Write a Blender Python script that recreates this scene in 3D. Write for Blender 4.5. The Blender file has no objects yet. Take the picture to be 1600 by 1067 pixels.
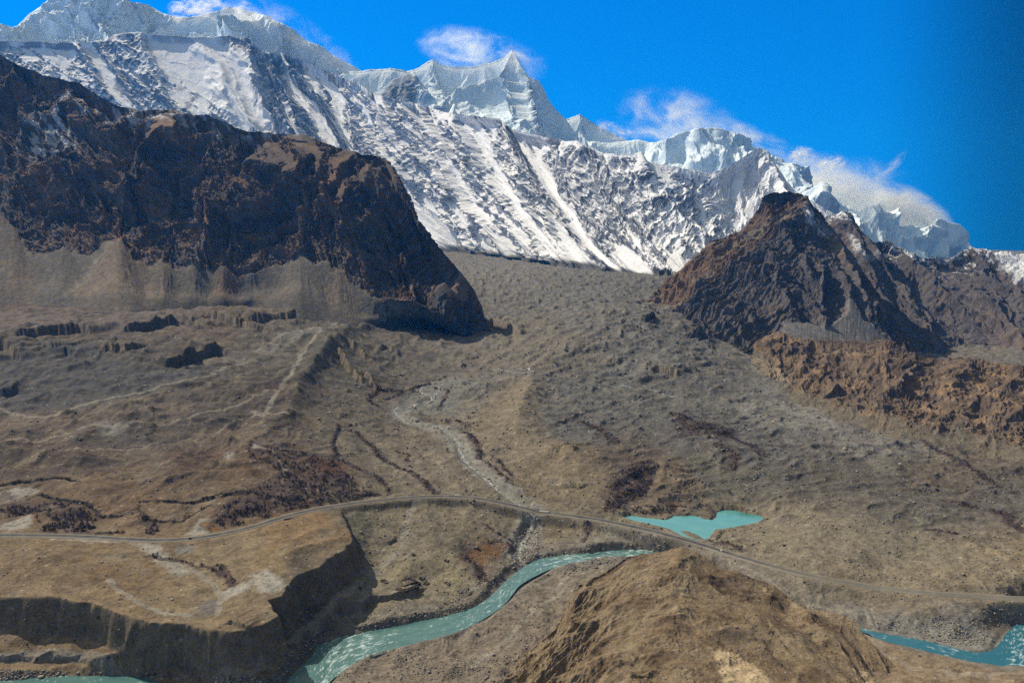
import bpy, math, random
import numpy as np
from mathutils import Vector
random.seed(7); rng = np.random.default_rng(7)
F32 = np.float32
# ------------------------------------------------------------------ survey frame
# The photograph is 1600x1067; F is its focal length in those pixels. Camera stands at (0,0,CZ) looking along +Y.
F = 1386.0; CZ = 450.0; HOR = 350.0
PITCH = math.atan((533.5 - HOR) / F)
CP, SP = math.cos(PITCH), math.sin(PITCH)
def ray(px, py):
    x = (np.asarray(px, float) - 800) / F; y = (533.5 - np.asarray(py, float)) / F
    return x, CP + y * SP, -SP + y * CP
def at_z(px, py, z):
    x, y, w = ray(px, py); t = (z - CZ) / w
    return x * t, y * t
def at_d(px, py, D):
    x, y, w = ray(px, py); t = D / y
    return np.stack([x * t, y * t, CZ + w * t], -1)
def project(P):
    dx, dy, dz = P[..., 0], P[..., 1], P[..., 2] - CZ
    w = dy * CP - dz * SP; v = dy * SP + dz * CP
    return 800 + F * dx / w, 533.5 - F * v / w
# ------------------------------------------------------------------ noise
_p = rng.permutation(256); PERM = np.concatenate([_p, _p, _p]).astype(np.int32)
_a = np.linspace(0, 2 * np.pi, 64, endpoint=False); GX = np.cos(_a).astype(F32); GY = np.sin(_a).astype(F32)
def perlin(x, y, seed=0):
    x = np.asarray(x, F32) + F32(seed * 17.31); y = np.asarray(y, F32) + F32(seed * 9.77)
    xi = np.floor(x); yi = np.floor(y); xf = x - xi; yf = y - yi
    xi = xi.astype(np.int32) & 255; yi = yi.astype(np.int32) & 255
    u = xf * xf * xf * (xf * (xf * 6 - 15) + 10); v = yf * yf * yf * (yf * (yf * 6 - 15) + 10)
    def g(ix, iy, fx, fy):
        h = PERM[PERM[ix & 255] + (iy & 255)] & 63
        return GX[h] * fx + GY[h] * fy
    a = g(xi, yi, xf, yf); b = g(xi + 1, yi, xf - 1, yf); c = g(xi, yi + 1, xf, yf - 1); d = g(xi + 1, yi + 1, xf - 1, yf - 1)
    a = a + u * (b - a); c = c + u * (d - c)
    return (a + v * (c - a)) * F32(1.5)
def fbm(x, y, o=5, gain=.5, seed=0, lac=2.03):
    s = 0; a = 1.0; n = 0
    for i in range(o):
        s = s + perlin(x, y, seed + i) * F32(a); n += a; a *= gain; x = x * F32(lac); y = y * F32(lac)
    return s / F32(n)
def ridged(x, y, o=5, gain=.5, seed=0, lac=2.07):
    s = 0; a = 1.0; n = 0; w = 1.0
    for i in range(o):
        r = 1 - np.abs(perlin(x, y, seed + i)) * F32(1.6); r = np.clip(r, 0, 1) ** 2
        s = s + r * w * F32(a); w = np.clip(r * 1.6, 0.15, 1); n += a; a *= gain; x = x * F32(lac); y = y * F32(lac)
    return s / F32(n)
def sstep(a, b, x):
    t = np.clip((x - a) / (b - a), 0, 1); return t * t * (3 - 2 * t)
def mix(a, b, t): return a + (b - a) * t
def cmix(c, col, m): return c + (np.array(col, F32) - c) * np.asarray(m, F32)[..., None]
# ------------------------------------------------------------------ planar distances
def seg_dist(X, Y, pts):
    """distance, signed side (+ = right-hand side of the line), position 0..1 along the line"""
    pts = np.asarray(pts, float); best = np.full(X.shape, 1e9, F32); side = np.zeros(X.shape, F32); par = np.zeros(X.shape, F32)
    L = np.hypot(*(pts[1:] - pts[:-1]).T); C = np.concatenate([[0], np.cumsum(L)]); T = C[-1]
    for i in range(len(pts) - 1):
        ax, ay = pts[i]; bx, by = pts[i + 1]; dx, dy = bx - ax, by - ay; l2 = dx * dx + dy * dy + 1e-9
        rx = X - F32(ax); ry = Y - F32(ay)
        t = np.clip((rx * F32(dx) + ry * F32(dy)) / F32(l2), 0, 1)
        d = np.hypot(rx - t * F32(dx), ry - t * F32(dy)); k = d < best
        best = np.where(k, d, best); s = -(F32(dx) * ry - F32(dy) * rx)
        side = np.where(k, np.sign(s), side); par = np.where(k, (F32(C[i]) + t * F32(L[i])) / F32(T), par)
    return best, side, par
def in_poly(X, Y, pts):
    pts = np.asarray(pts, float); ins = np.zeros(X.shape, bool); n = len(pts)
    for i in range(n):
        ax, ay = pts[i]; bx, by = pts[(i + 1) % n]
        c = ((ay > Y) != (by > Y)); ins ^= c & (X < (bx - ax) * (Y - ay) / ((by - ay) or 1e-9) + ax)
    return ins
def poly_sd(X, Y, pts):
    d, _, _ = seg_dist(X, Y, list(pts) + [pts[0]])
    return np.where(in_poly(X, Y, pts), d, -d)
def boxed(X, Y, pts, m):
    pts = np.asarray(pts, float)
    return (X > pts[:, 0].min() - m) & (X < pts[:, 0].max() + m) & (Y > pts[:, 1].min() - m) & (Y < pts[:, 1].max() + m)
# ------------------------------------------------------------------ thin plate base surfaces of the valley floor
def to_q(x, y): return np.stack([np.asarray(x, float) / np.asarray(y, float) * 2.2, np.log(np.maximum(y, 30)) * 1.6], -1)
class TPS:
    def __init__(s, ctl):
        w = [at_z(a, b, c) for a, b, c in ctl]; q = to_q([p[0] for p in w], [p[1] for p in w]); z = np.array([c[2] for c in ctl], float)
        n = len(q); r = np.hypot(*(q[:, None] - q[None]).transpose(2, 0, 1)); K = r * r * np.log(r + 1e-9) + np.eye(n) * .002
        Pm = np.c_[np.ones(n), q]; A = np.block([[K, Pm], [Pm.T, np.zeros((3, 3))]])
        s.c = np.linalg.solve(A, np.r_[z, 0, 0, 0]); s.q = q
    def __call__(s, x, y):
        Q = to_q(x, y).astype(F32); out = np.full(x.shape, s.c[-3], F32) + Q[..., 0] * F32(s.c[-2]) + Q[..., 1] * F32(s.c[-1])
        for k, (qx, qy) in enumerate(s.q):
            r2 = (Q[..., 0] - F32(qx)) ** 2 + (Q[..., 1] - F32(qy)) ** 2
            out += F32(s.c[k] * .5) * r2 * np.log(r2 + F32(1e-9))
        return out
LO = TPS([(-400,1045,10),(0,1035,8),(100,1030,8),(200,1042,8),(300,1056,8),(400,1048,8),(450,1000,8),(480,950,16),(520,925,18),(560,880,20),(565,830,34),(600,805,36),
 (540,790,48),(450,806,57),(380,825,60),(300,836,62),(150,832,63),(0,826,63),(-400,830,63),(-400,700,84),(-400,560,150),(-400,460,215),
 (0,760,68),(200,740,72),(0,700,80),(200,690,82),(380,690,78),(480,700,66),(560,740,50),(0,640,97),(200,640,97),(330,610,112),(430,620,100),(0,560,150),(180,560,150),(330,560,142),(0,500,190),(200,490,198),(400,480,196),(480,500,178),
 (0,455,215),(200,462,212),(400,455,218),(550,503,160),(650,503,148),(745,512,120),(500,540,138),(560,560,108),(640,570,85),(700,555,98),
 (620,600,68),(700,600,68),(800,580,82),(620,640,52),(700,650,50),(780,640,60),(560,660,58),(600,700,46),(700,720,38),(800,720,36),(640,770,36),(740,770,32),
 (835,800,14),(820,840,8),(812,880,3),(740,830,24),(680,870,20),(640,910,16),(740,900,12),(600,960,8),(560,985,3),(700,960,2),(780,920,2),(700,1040,3),(620,1067,3),(850,940,3),(900,880,3),(900,840,10),(960,848,10),(1000,858,3),
 (900,795,20),(960,790,20),(1000,805,14),(1090,820,14),(1180,805,15),(1080,790,18),(1140,770,26),(1090,850,14),(1200,880,17),(1300,900,20),(1450,925,22),(1600,935,24),(1800,940,24),
 (1250,850,25),(1400,870,25),(1600,860,32),(1300,940,8),(1400,960,8),(1500,965,10),(1600,955,14),(1345,985,0),(1500,1000,1),(1600,1010,1),(1500,1045,6),(1600,1060,10),(1450,1100,14),(1800,1060,14),(900,1300,6),(200,1300,4),(1600,1300,20),
 (900,720,40),(1000,720,42),(1100,720,44),(1200,750,42),(1400,800,38),(1600,800,40),(900,640,62),(1000,640,66),(1150,640,66),(1200,600,84),(1300,650,60),(1500,722,45),(1600,755,44),(1800,820,46),
 (850,560,112),(950,575,100),(1040,600,86),(1050,560,118),(1100,555,108),(870,500,165),(950,480,185),(1000,500,170),(800,520,135),(870,450,205),(780,450,200),(980,450,205),(850,420,222),(740,410,235),(960,428,220),(700,396,250),(1040,434,218),(1180,560,86),(1250,580,60),(1400,600,38),(1600,620,36),(1900,640,36),(1300,520,45),(1600,540,40),(1900,520,40),(1600,450,20)])
HI = TPS([(-400,930,58),(0,935,57),(150,945,56),(300,980,51),(430,962,55),(415,930,56),(500,880,60),(545,850,59),(530,797,57),(450,806,60),(300,836,63),(0,832,64),(-400,830,64),(450,850,66),(380,870,60),(350,920,52),(300,890,56),(200,900,58),(100,880,65),(60,860,64),
 (560,775,52),(-400,1200,58),(400,1200,55),(600,900,58),(700,760,50)])
def P2(pts, z): return [at_z(a, b, z) for a, b in pts]
PLAT = P2([(-400,925),(-200,935),(-80,928),(0,935),(60,938),(100,942),(143,944),(162,948),(197,958),(227,967),(254,975),(278,979),(299,981),(316,978),(362,982),(400,974),(431,961),(413,938),(400,929)], 55) + \
       P2([(413,930),(437,927),(452,912),(466,900),(494,889),(516,876),(535,865),(537,853),(548,848),(542,831),(531,797)], 59) + P2([(520,792),(450,806),(380,826),(300,840),(150,836),(0,832),(-400,832)], 61)
def ridge(z, x, y, pts, h, w, skew=0):
    m = boxed(x, y, pts, w * 3)
    if m.any():
        d, s, t = seg_dist(x[m], y[m], pts); hh = np.interp(t, np.linspace(0, 1, len(h)), h)
        ww = w * np.where(s > 0, 1 + skew, 1 - skew); z[m] += hh * np.exp(-(d / ww) ** 1.5)
def scarp(z, x, y, pts, dep, rec, cliff=7, rise=0):
    m = boxed(x, y, pts, rec * 4)
    if m.any():
        xm, ym = x[m], y[m]; wx = fbm(xm / 22, ym / 22, 3, seed=31) * 9; d, s, t = seg_dist(xm, ym, pts); sd = d * s + wx
        tap = sstep(0, .12, t) * sstep(1, .88, t) * (0.55 + .75 * np.clip(fbm(t * 9 + pts[0][0], t * 0 + 3.3, 3, seed=8) + .5, 0, 1))
        end = ((t > 0.0005) & (t < .9995)).astype(F32)
        z[m] += tap * end * dep * (-.38 * sstep(0, cliff, sd) * np.exp(-np.maximum(sd - cliff, 0) / rec) + .62 * sstep(cliff, 0, sd) * np.exp(-np.maximum(-sd, 0) / (rec * 1.3 + 14)))
def chan(z, x, y, pts, bed, w, bank):
    m = boxed(x, y, pts, w + bank * 3)
    if m.any():
        d, s, t = seg_dist(x[m], y[m], [p[:2] for p in pts]); b = np.interp(t, np.linspace(0, 1, len(bed)), bed)
        k = sstep(w + bank, w * .6, d); z[m] = mix(z[m], np.minimum(z[m], b), k)
RIV_L = [(1800,930),(1660,958),(1604,976),(1580,992),(1566,1008),(1548,1019),(1515,1019),(1470,1008),(1420,997),(1380,990),(1345,981),(1265,958),(1180,925),(1110,888),(1030,860),(985,859),(950,861),(925,864),(880,868),(850,872),(832,880),(810,894),(790,911),(768,933),(738,952),(700,963),(660,971),(620,979),(570,988),(532,996),(505,1006),(490,1028),(468,1050),(440,1073),(390,1098),(300,1092),(222,1063),(150,1058),(60,1060),(0,1066),(-400,1080)]
RIV_R = [(1800,985),(1690,1010),(1650,1026),(1625,1036),(1598,1041),(1560,1038),(1500,1028),(1450,1016),(1400,1004),(1370,996),(1345,986),(1250,970),(1165,936),(1100,900),(1030,866),(985,869),(952,870),(930,873),(900,877),(862,886),(835,898),(812,912),(800,926),(782,946),(745,970),(705,987),(660,1000),(620,1010),(590,1018),(560,1028),(535,1042),(515,1058),(503,1075),(480,1105),(430,1140),(340,1150),(250,1140),(150,1120),(60,1115),(0,1112),(-400,1120)]
RZ = 0.0
RIVL = P2(RIV_L, RZ); RIVR = P2(RIV_R, RZ); RIVC = [((a[0]+b[0])/2, (a[1]+b[1])/2) for a, b in zip(RIVL, RIVR)]
RIVW = [math.dist(a, b) / 2 for a, b in zip(RIVL, RIVR)]
LAKE_Z = 13.0
LAKE = P2([(966,807),(985,805),(1010,809),(1040,812),(1052,806),(1080,805),(1093,807),(1098,810),(1112,812),(1118,808),(1120,800),(1130,796),(1150,797),(1165,801),(1190,806),(1197,810),(1188,815),(1165,820),(1140,825),(1118,827),(1112,834),(1108,841),(1090,845),(1068,838),(1045,826),(1030,822),(1018,819),(995,814)], LAKE_Z)
ISLE = P2([(1067,830),(1075,831),(1085,835),(1097,842),(1088,841),(1076,836)], LAKE_Z)
ROADPX = [(-300,838),(-100,837),(0,836),(100,837),(180,841),(240,844),(290,842),(340,835),(400,821),(460,803),(520,791),(580,783),(640,777),(690,775),(740,778),(790,787),(838,798),(880,804),(930,811),(985,822),(1040,835),(1090,849),(1150,868),(1220,888),(1290,904),(1370,917),(1450,926),(1530,931),(1600,935),(1750,941)]
ROADZ = [64,64,64,64,64,63.5,63,62,60,57,52,47,43,40,37,32,26,24.5,23.5,22,20.5,20,21,22,23,24,24.5,25,25,25]
ROAD = [at_z(a, b, z) for (a, b), z in zip(ROADPX, ROADZ)]
def catmull(P, n):
    P = np.asarray(P, float); Q = np.vstack([2 * P[0] - P[1], P, 2 * P[-1] - P[-2]]); out = []
    for i in range(1, len(Q) - 2):
        for k in range(n):
            t = k / n; out.append(.5 * (2 * Q[i] + (Q[i+1] - Q[i-1]) * t + (2*Q[i-1] - 5*Q[i] + 4*Q[i+1] - Q[i+2]) * t*t + (3*Q[i] - Q[i-1] - 3*Q[i+1] + Q[i+2]) * t**3))
    return np.array(out + [P[-1]])
ROADC = catmull([(x, y, z) for (x, y), z in zip(ROAD, ROADZ)], 6)
BR0, BR1 = at_z(824, 796, 27), at_z(850, 800, 25)        # bridge abutments
# stage 1: smooth land
def land(x, y):
    x = np.asarray(x, F32); y = np.asarray(y, F32)
    z = LO(x, y); wx = x + fbm(x / 40, y / 40, 3, seed=3) * 7 ; wy = y + fbm(x / 40, y / 40, 3, seed=5) * 7 
    m = boxed(x, y, PLAT, 60)
    if m.any():
        sd = poly_sd(wx[m], wy[m], PLAT); hi = HI(x[m], y[m])
        w = .80 * sstep(-13, -1, sd) ** .8 + .20 * sstep(-42, -10, sd)
        z[m] = np.where(sd > -60, np.maximum(z[m], mix(z[m], hi, w)), z[m])
    return z
def hit(px, py, fn):
    """where the sight line of a survey pixel meets the surface fn"""
    px = np.atleast_1d(np.asarray(px, float)); py = np.atleast_1d(np.asarray(py, float)); x, y, w = ray(px, py)
    D = np.geomspace(560, 7800, 700); t = D[None] / y[:, None]
    X = x[:, None] * t; Y = y[:, None] * t; Z = CZ + w[:, None] * t
    g = fn(X.astype(F32), Y.astype(F32)); below = Z < g; k = np.argmax(below, 1); k = np.where(below.any(1), k, 699); k = np.maximum(k, 1)
    i = np.arange(len(px)); a = (Z - g)[i, k - 1]; b = (Z - g)[i, k]; f = np.clip(a / (a - b + 1e-9), 0, 1)
    return np.stack([X[i, k-1] + (X[i, k] - X[i, k-1]) * f, Y[i, k-1] + (Y[i, k] - Y[i, k-1]) * f], -1)
def W(pts): return [tuple(p) for p in hit([p[0] for p in pts], [p[1] for p in pts], land)]
for _i in range(len(ROADPX)):                                      # east of the lake the road lies on the fan without an embankment
    if ROADPX[_i][0] > 1040:
        _h = hit([ROADPX[_i][0]], [ROADPX[_i][1]], land)[0]; ROADZ[_i] = float(land(np.array([_h[0]]), np.array([_h[1]]))[0]) + .6
ROAD = [at_z(a, b, z) for (a, b), z in zip(ROADPX, ROADZ)]; ROADC = catmull([(x, y, z) for (x, y), z in zip(ROAD, ROADZ)], 6)
def grounded(foot, sink=8):
    h = hitg([p[0] for p in foot], [p[1] for p in foot]); return [(p[0], p[1] + .6, float(q[1]) - sink) + tuple(p[3:]) for p, q in zip(foot, h)]
# relief features: crests, scarps, beds
RIDGES = [(W([(580,508),(545,520),(515,545),(492,575),(474,605),(455,640),(452,668)]), [6,18,26,28,24,14,4], 34, .35),
 (W([(835,596),(822,625),(812,650),(808,680)]), [8,20,18,6], 30, -.2),
 (W([(700,632),(740,610),(790,600),(830,600)]), [4,12,14,8], 34, 0),
 (W([(960,745),(1000,735),(1040,742)]), [3,9,3], 22, 0),
 (W([(1030,760),(1040,735),(1060,760)]), [3,12,3], 16, 0),
 (W([(1000,790),(1060,778),(1110,770),(1140,766)]), [2,7,8,3], 9, .4),
 (W([(960,800),(1020,797),(1080,795)]), [2,5,2], 8, 0),
 (W([(840,720),(880,700),(930,740)]), [5,14,4], 45, 0),
 (W([(170,640),(205,636),(240,650)]), [3,14,3], 28, 0),
 (W([(0,712),(60,712),(120,716),(190,722)]), [13,15,13,3], 20, .4),
 (W([(130,660),(230,672),(320,668),(390,655)]), [5,13,15,5], 22, .3),
 (W([(260,700),(320,690),(380,700),(420,720)]), [6,15,17,6], 26, .2),
 (W([(60,752),(160,768),(280,748),(380,738)]), [5,10,13,6], 24, .3),
 (W([(250,730),(340,720),(400,716)]), [5,10,5], 16, .3),
 (W([(300,620),(380,612),(440,600)]), [5,13,6], 16, .3),
 (W([(440,860),(490,835),(530,815)]), [3,6,3], 16, .3),
 (W([(420,880),(480,862),(530,845)]), [2,5,3], 14, .3),
 (W([(20,880),(70,870),(110,890)]), [3,7,3], 30, .1),
 (W([(860,560),(900,540),(960,545)]), [5,16,6], 60, .2),
 (W([(790,590),(850,600),(930,612),(1010,622)]), [4,8,8,3], 30, .3),
 (W([(1060,650),(1120,690),(1180,740),(1230,780)]), [5,10,10,4], 40, .2),
 (W([(1300,900),(1350,870),(1420,880)]), [2,5,2], 40, 0),
 (W([(1440,955),(1500,948),(1540,950)]), [3,6,3], 14, .2),
 (W([(1535,965),(1560,948),(1590,955)]), [5,11,6], 16, .2)]
SCARPS = [(W([(20,532),(60,524),(95,518),(125,515),(150,523)]), 27, 78, 6), (W([(158,546),(178,545),(198,549)]), 23, 54, 6),
 (W([(252,572),(280,563),(312,554),(330,548),(352,544)]), 29, 66, 6), (W([(190,520),(230,511),(262,502),(282,500)]), 26, 54, 6), (W([(290,499),(310,503),(322,508)]), 24, 48, 6),
 (W([(316,494),(345,500),(372,506),(384,502)]), 26, 60, 6), (W([(380,500),(420,496),(455,494),(486,488)]), 26, 60, 6),
 (W([(-30,535),(8,540),(25,550),(34,565)]), 29, 72, 7), (W([(-30,610),(5,612),(28,610)]), 18, 48, 6), (W([(66,546),(74,545),(82,549)]), 13, 36, 5), (W([(96,552),(104,548),(112,554)]), 13, 36, 5),
 (W([(540,532),(553,540),(565,548),(572,560)]), 20, 16, 6), (W([(590,548),(605,543),(622,556)]), 14, 14, 6), (W([(530,548),(540,570),(560,590),(575,600)]), 20, 14, 7), (W([(572,585),(582,600),(592,612)]), 14, 12, 6),
 (W([(585,507),(620,507),(655,508),(690,507),(725,509)]), 44, 50, 12), (W([(745,512),(770,502),(795,512),(818,530)]), 34, 30, 10),
 (W([(1012,578),(1028,574),(1045,578),(1062,586)]), 20, 18, 7), (W([(945,565),(955,562),(966,567)]), 12, 10, 5), (W([(820,492),(830,496)]), 9, 10, 5),
 (W([(650,655),(690,658),(725,664),(745,675)]), 7, 12, 4), (W([(596,850),(612,846),(622,838)]), 4, 12, 4), 
 (W([(455,1002),(470,990),(500,975),(520,957),(550,943),(590,934),(640,928),(670,915)]), 9, 22, 4), (W([(540,978),(600,977),(650,972)]), 3, 9, 3),
 (W([(-60,1030),(60,1024),(140,1028),(200,1040),(260,1052),(330,1060),(400,1056)]), 5, 14, 4),
 (W([(355,972),(372,975),(392,981)]), 5, 9, 3), (W([(1358,978),(1375,978),(1390,982)]), 6, 9, 4), (W([(1040,772),(1060,768),(1080,768)]), 4, 6, 3), (W([(1045,765),(1052,763),(1072,764)]), 5, 7, 3),
 (W([(0,757),(40,754),(80,753),(125,754)]), 4, 10, 3), (W([(230,785),(290,783),(350,775),(400,768)]), 3, 9, 3),
 (W([(1530,940),(1545,930),(1565,928),(1580,935)]), 8, 12, 5), (W([(870,760),(900,762),(930,756)]), 3, 8, 3), (W([(800,842),(805,850),(818,835),(826,812)]), 7, 12, 4)]
STREAM = W([(835,582),(800,577),(770,575)]) , W([(707,592),(690,600),(668,603),(657,607),(665,617),(676,625),(660,630),(640,634),(618,638),(622,648),(634,658),(655,662),(680,664),(700,672),(716,688),(722,704),(732,718),(752,735),(775,755),(797,770),(818,784),(832,797),(836,808),(828,825),(816,845),(812,862),(818,876),(832,884)])
BEDZ = [68,66,64,63,61,60,57,54,51,48,46,45,43,40,38,36,34,31,28,25,22,14,10,8,5,3,1,0]
def ground_z(x, y):
    x = np.asarray(x, F32); y = np.asarray(y, F32); z = land(x, y)
    for pts, h, w, sk in RIDGES: ridge(z, x, y, pts, h, w, sk)
    return z
ZONE = {'gl': W([(690,396),(1045,432),(1010,485),(1090,530),(1180,600),(1350,690),(1600,745),(1700,860),(1230,800),(1000,780),(860,700),(840,600),(780,560),(740,480)]),
        'mor': W([(560,560),(700,560),(840,600),(870,700),(1000,790),(1230,800),(1700,860),(1700,960),(1300,960),(1060,880),(840,900),(600,980),(440,990),(560,870),(545,800),(600,770),(470,650),(500,600)]),
        'sand': P2([(-400,830),(0,826),(300,834),(520,785),(560,850),(430,1000),(200,1010),(-400,1000)], 58)}
def zone(x, y, k, soft):
    wx = x + fbm(x / 120, y / 120, 4, seed=12) * 60 * (y / 1500); wy = y + fbm(x / 120, y / 120, 4, seed=19) * 60 * (y / 1500)
    return sstep(-soft, soft, poly_sd(wx, wy, ZONE[k]))
def full_ground(x, y):
    z = ground_z(x, y); gl = zone(x, y, 'gl', 40); mor = zone(x, y, 'mor', 25); sand = zone(x, y, 'sand', 12)
    far = np.clip(y / 1500, .7, 3.2)
    # hummocky debris-covered ice, elongated across the flow
    rx = x + fbm(x / 90, y / 90, 3, seed=21) * 40; ry = y + fbm(x / 90, y / 90, 3, seed=22) * 40
    hum = ridged((rx * .9 + ry * .25) / 95, (ry - rx * .35) / 52, 6, .52, 40) - .45
    z = z + gl * hum * 8 * np.clip(far, .8, 2.2)
    mo = fbm(x / 42, y / 50, 7, .6, 50)
    z = z + mor * mo * 4.6 + (1 - mor) * (1 - gl) * (1 - sand) * (fbm(rx / 62, ry / 80, 7, .56, 60) * 8 + (ridged((rx - ry * .5) / 190, (ry + rx * .3) / 120, 5, .5, 66) - .4) * 11 * sstep(1150, 1500, y))
    z = z + sand * (fbm(x / 30, y / 24, 5, .5, 70) * 2.0)
    for s in SCARPS: scarp(z, x, y, *s)
    het = .25 + 1.1 * sstep(-.35, .35, fbm(x / 110, y / 130, 4, .55, 85)); z += (fbm(x / 8, y / 8, 4, .65, 80)) * .8 * het * np.clip(far, .8, 2) * (1 - .5 * sand)
    z += (1 - sand) * (ridged((x + y * .3) / 75, (y - x * .3) / 90, 4, .5, 86) - .4) * 5.5 * het * np.clip(far, .8, 1.8)
    # water beds and made ground
    m = y < 1500
    d, s, t = seg_dist(x[m], y[m], RIVC); hw = np.interp(t, np.concatenate([[0], np.cumsum([math.dist(a, b) for a, b in zip(RIVC, RIVC[1:])])]) / sum(math.dist(a, b) for a, b in zip(RIVC, RIVC[1:])), RIVW)
    rough = fbm(x[m] / 7, y[m] / 7, 3, .6, 81) * 1.2 + fbm(x[m] / 30, y[m] / 30, 3, .6, 82) * 4
    zm = z[m]; bed = -.9 + np.maximum(d - hw + rough * .45, -3) * .5; bed = np.minimum(bed, .5 + (bed - .5) * .25)
    z[m] = mix(zm, bed, sstep(hw + 10 + 30 * sstep(1350, 1500, 800 + F * x[m] / y[m]), hw + 1, d + rough) ** 1.3)
    m = boxed(x, y, LAKE, 60); sd = poly_sd(x[m], y[m], LAKE); isl = poly_sd(x[m], y[m], ISLE)
    zz = z[m]; zz = np.where(sd < 0, np.maximum(zz, LAKE_Z + .5 + np.minimum(-sd, 8) * .08 - np.maximum(-sd - 9, 0) * .9), zz); bedz = LAKE_Z - np.minimum(sd, 6) * .4
    bedz = np.where(isl > -4, np.maximum(bedz, LAKE_Z + .6 + isl * .15), bedz); z[m] = np.where(sd > 0, bedz, zz)
    for st, bz, w in ((STREAM[1], BEDZ, 7),): chan(z, x, y, st, bz, w, 10)
    m = boxed(x, y, ROADC[:, :2], 30); d, s, t = seg_dist(x[m], y[m], ROADC[:, :2])
    L = np.concatenate([[0], np.cumsum(np.hypot(*np.diff(ROADC[:, :2], axis=0).T))]); rz = np.interp(t, L / L[-1], ROADC[:, 2])
    bd, _, _ = seg_dist(x[m], y[m], [BR0, BR1]); k = sstep(7 + 14, 7.5, d) * sstep(3, 9, bd)
    z[m] = mix(z[m], rz - .5, k)
    return z, gl, mor, sand
# ------------------------------------------------------------------ mesh helper
COLL = bpy.context.scene.collection
def grid_mesh(name, P, C, mat, smooth=True):
    nv, nu = P.shape[:2]; me = bpy.data.meshes.new(name); me.vertices.add(nv * nu); me.vertices.foreach_set('co', P.astype(F32).ravel())
    a = np.arange(nv * nu, dtype=np.int32).reshape(nv, nu); q = np.stack([a[:-1, :-1], a[:-1, 1:], a[1:, 1:], a[1:, :-1]], -1).reshape(-1, 4)
    n = len(q); me.loops.add(n * 4); me.loops.foreach_set('vertex_index', q.ravel()); me.polygons.add(n); me.polygons.foreach_set('loop_start', np.arange(0, n * 4, 4, dtype=np.int32))
    me.polygons.foreach_set('use_smooth', np.full(n, smooth)); me.update(calc_edges=True)
    if C is not None:
        ca = me.color_attributes.new('tint', 'FLOAT_COLOR', 'POINT'); ca.data.foreach_set('color', np.concatenate([C.reshape(-1, 3), np.ones((nv * nu, 1))], 1).astype(F32).ravel())
    me.materials.append(mat); o = bpy.data.objects.new(name, me); COLL.objects.link(o); return o
def structure(o, label=None):
    o['kind'] = 'structure'
    if label: o['label'] = label
    return o
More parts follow.
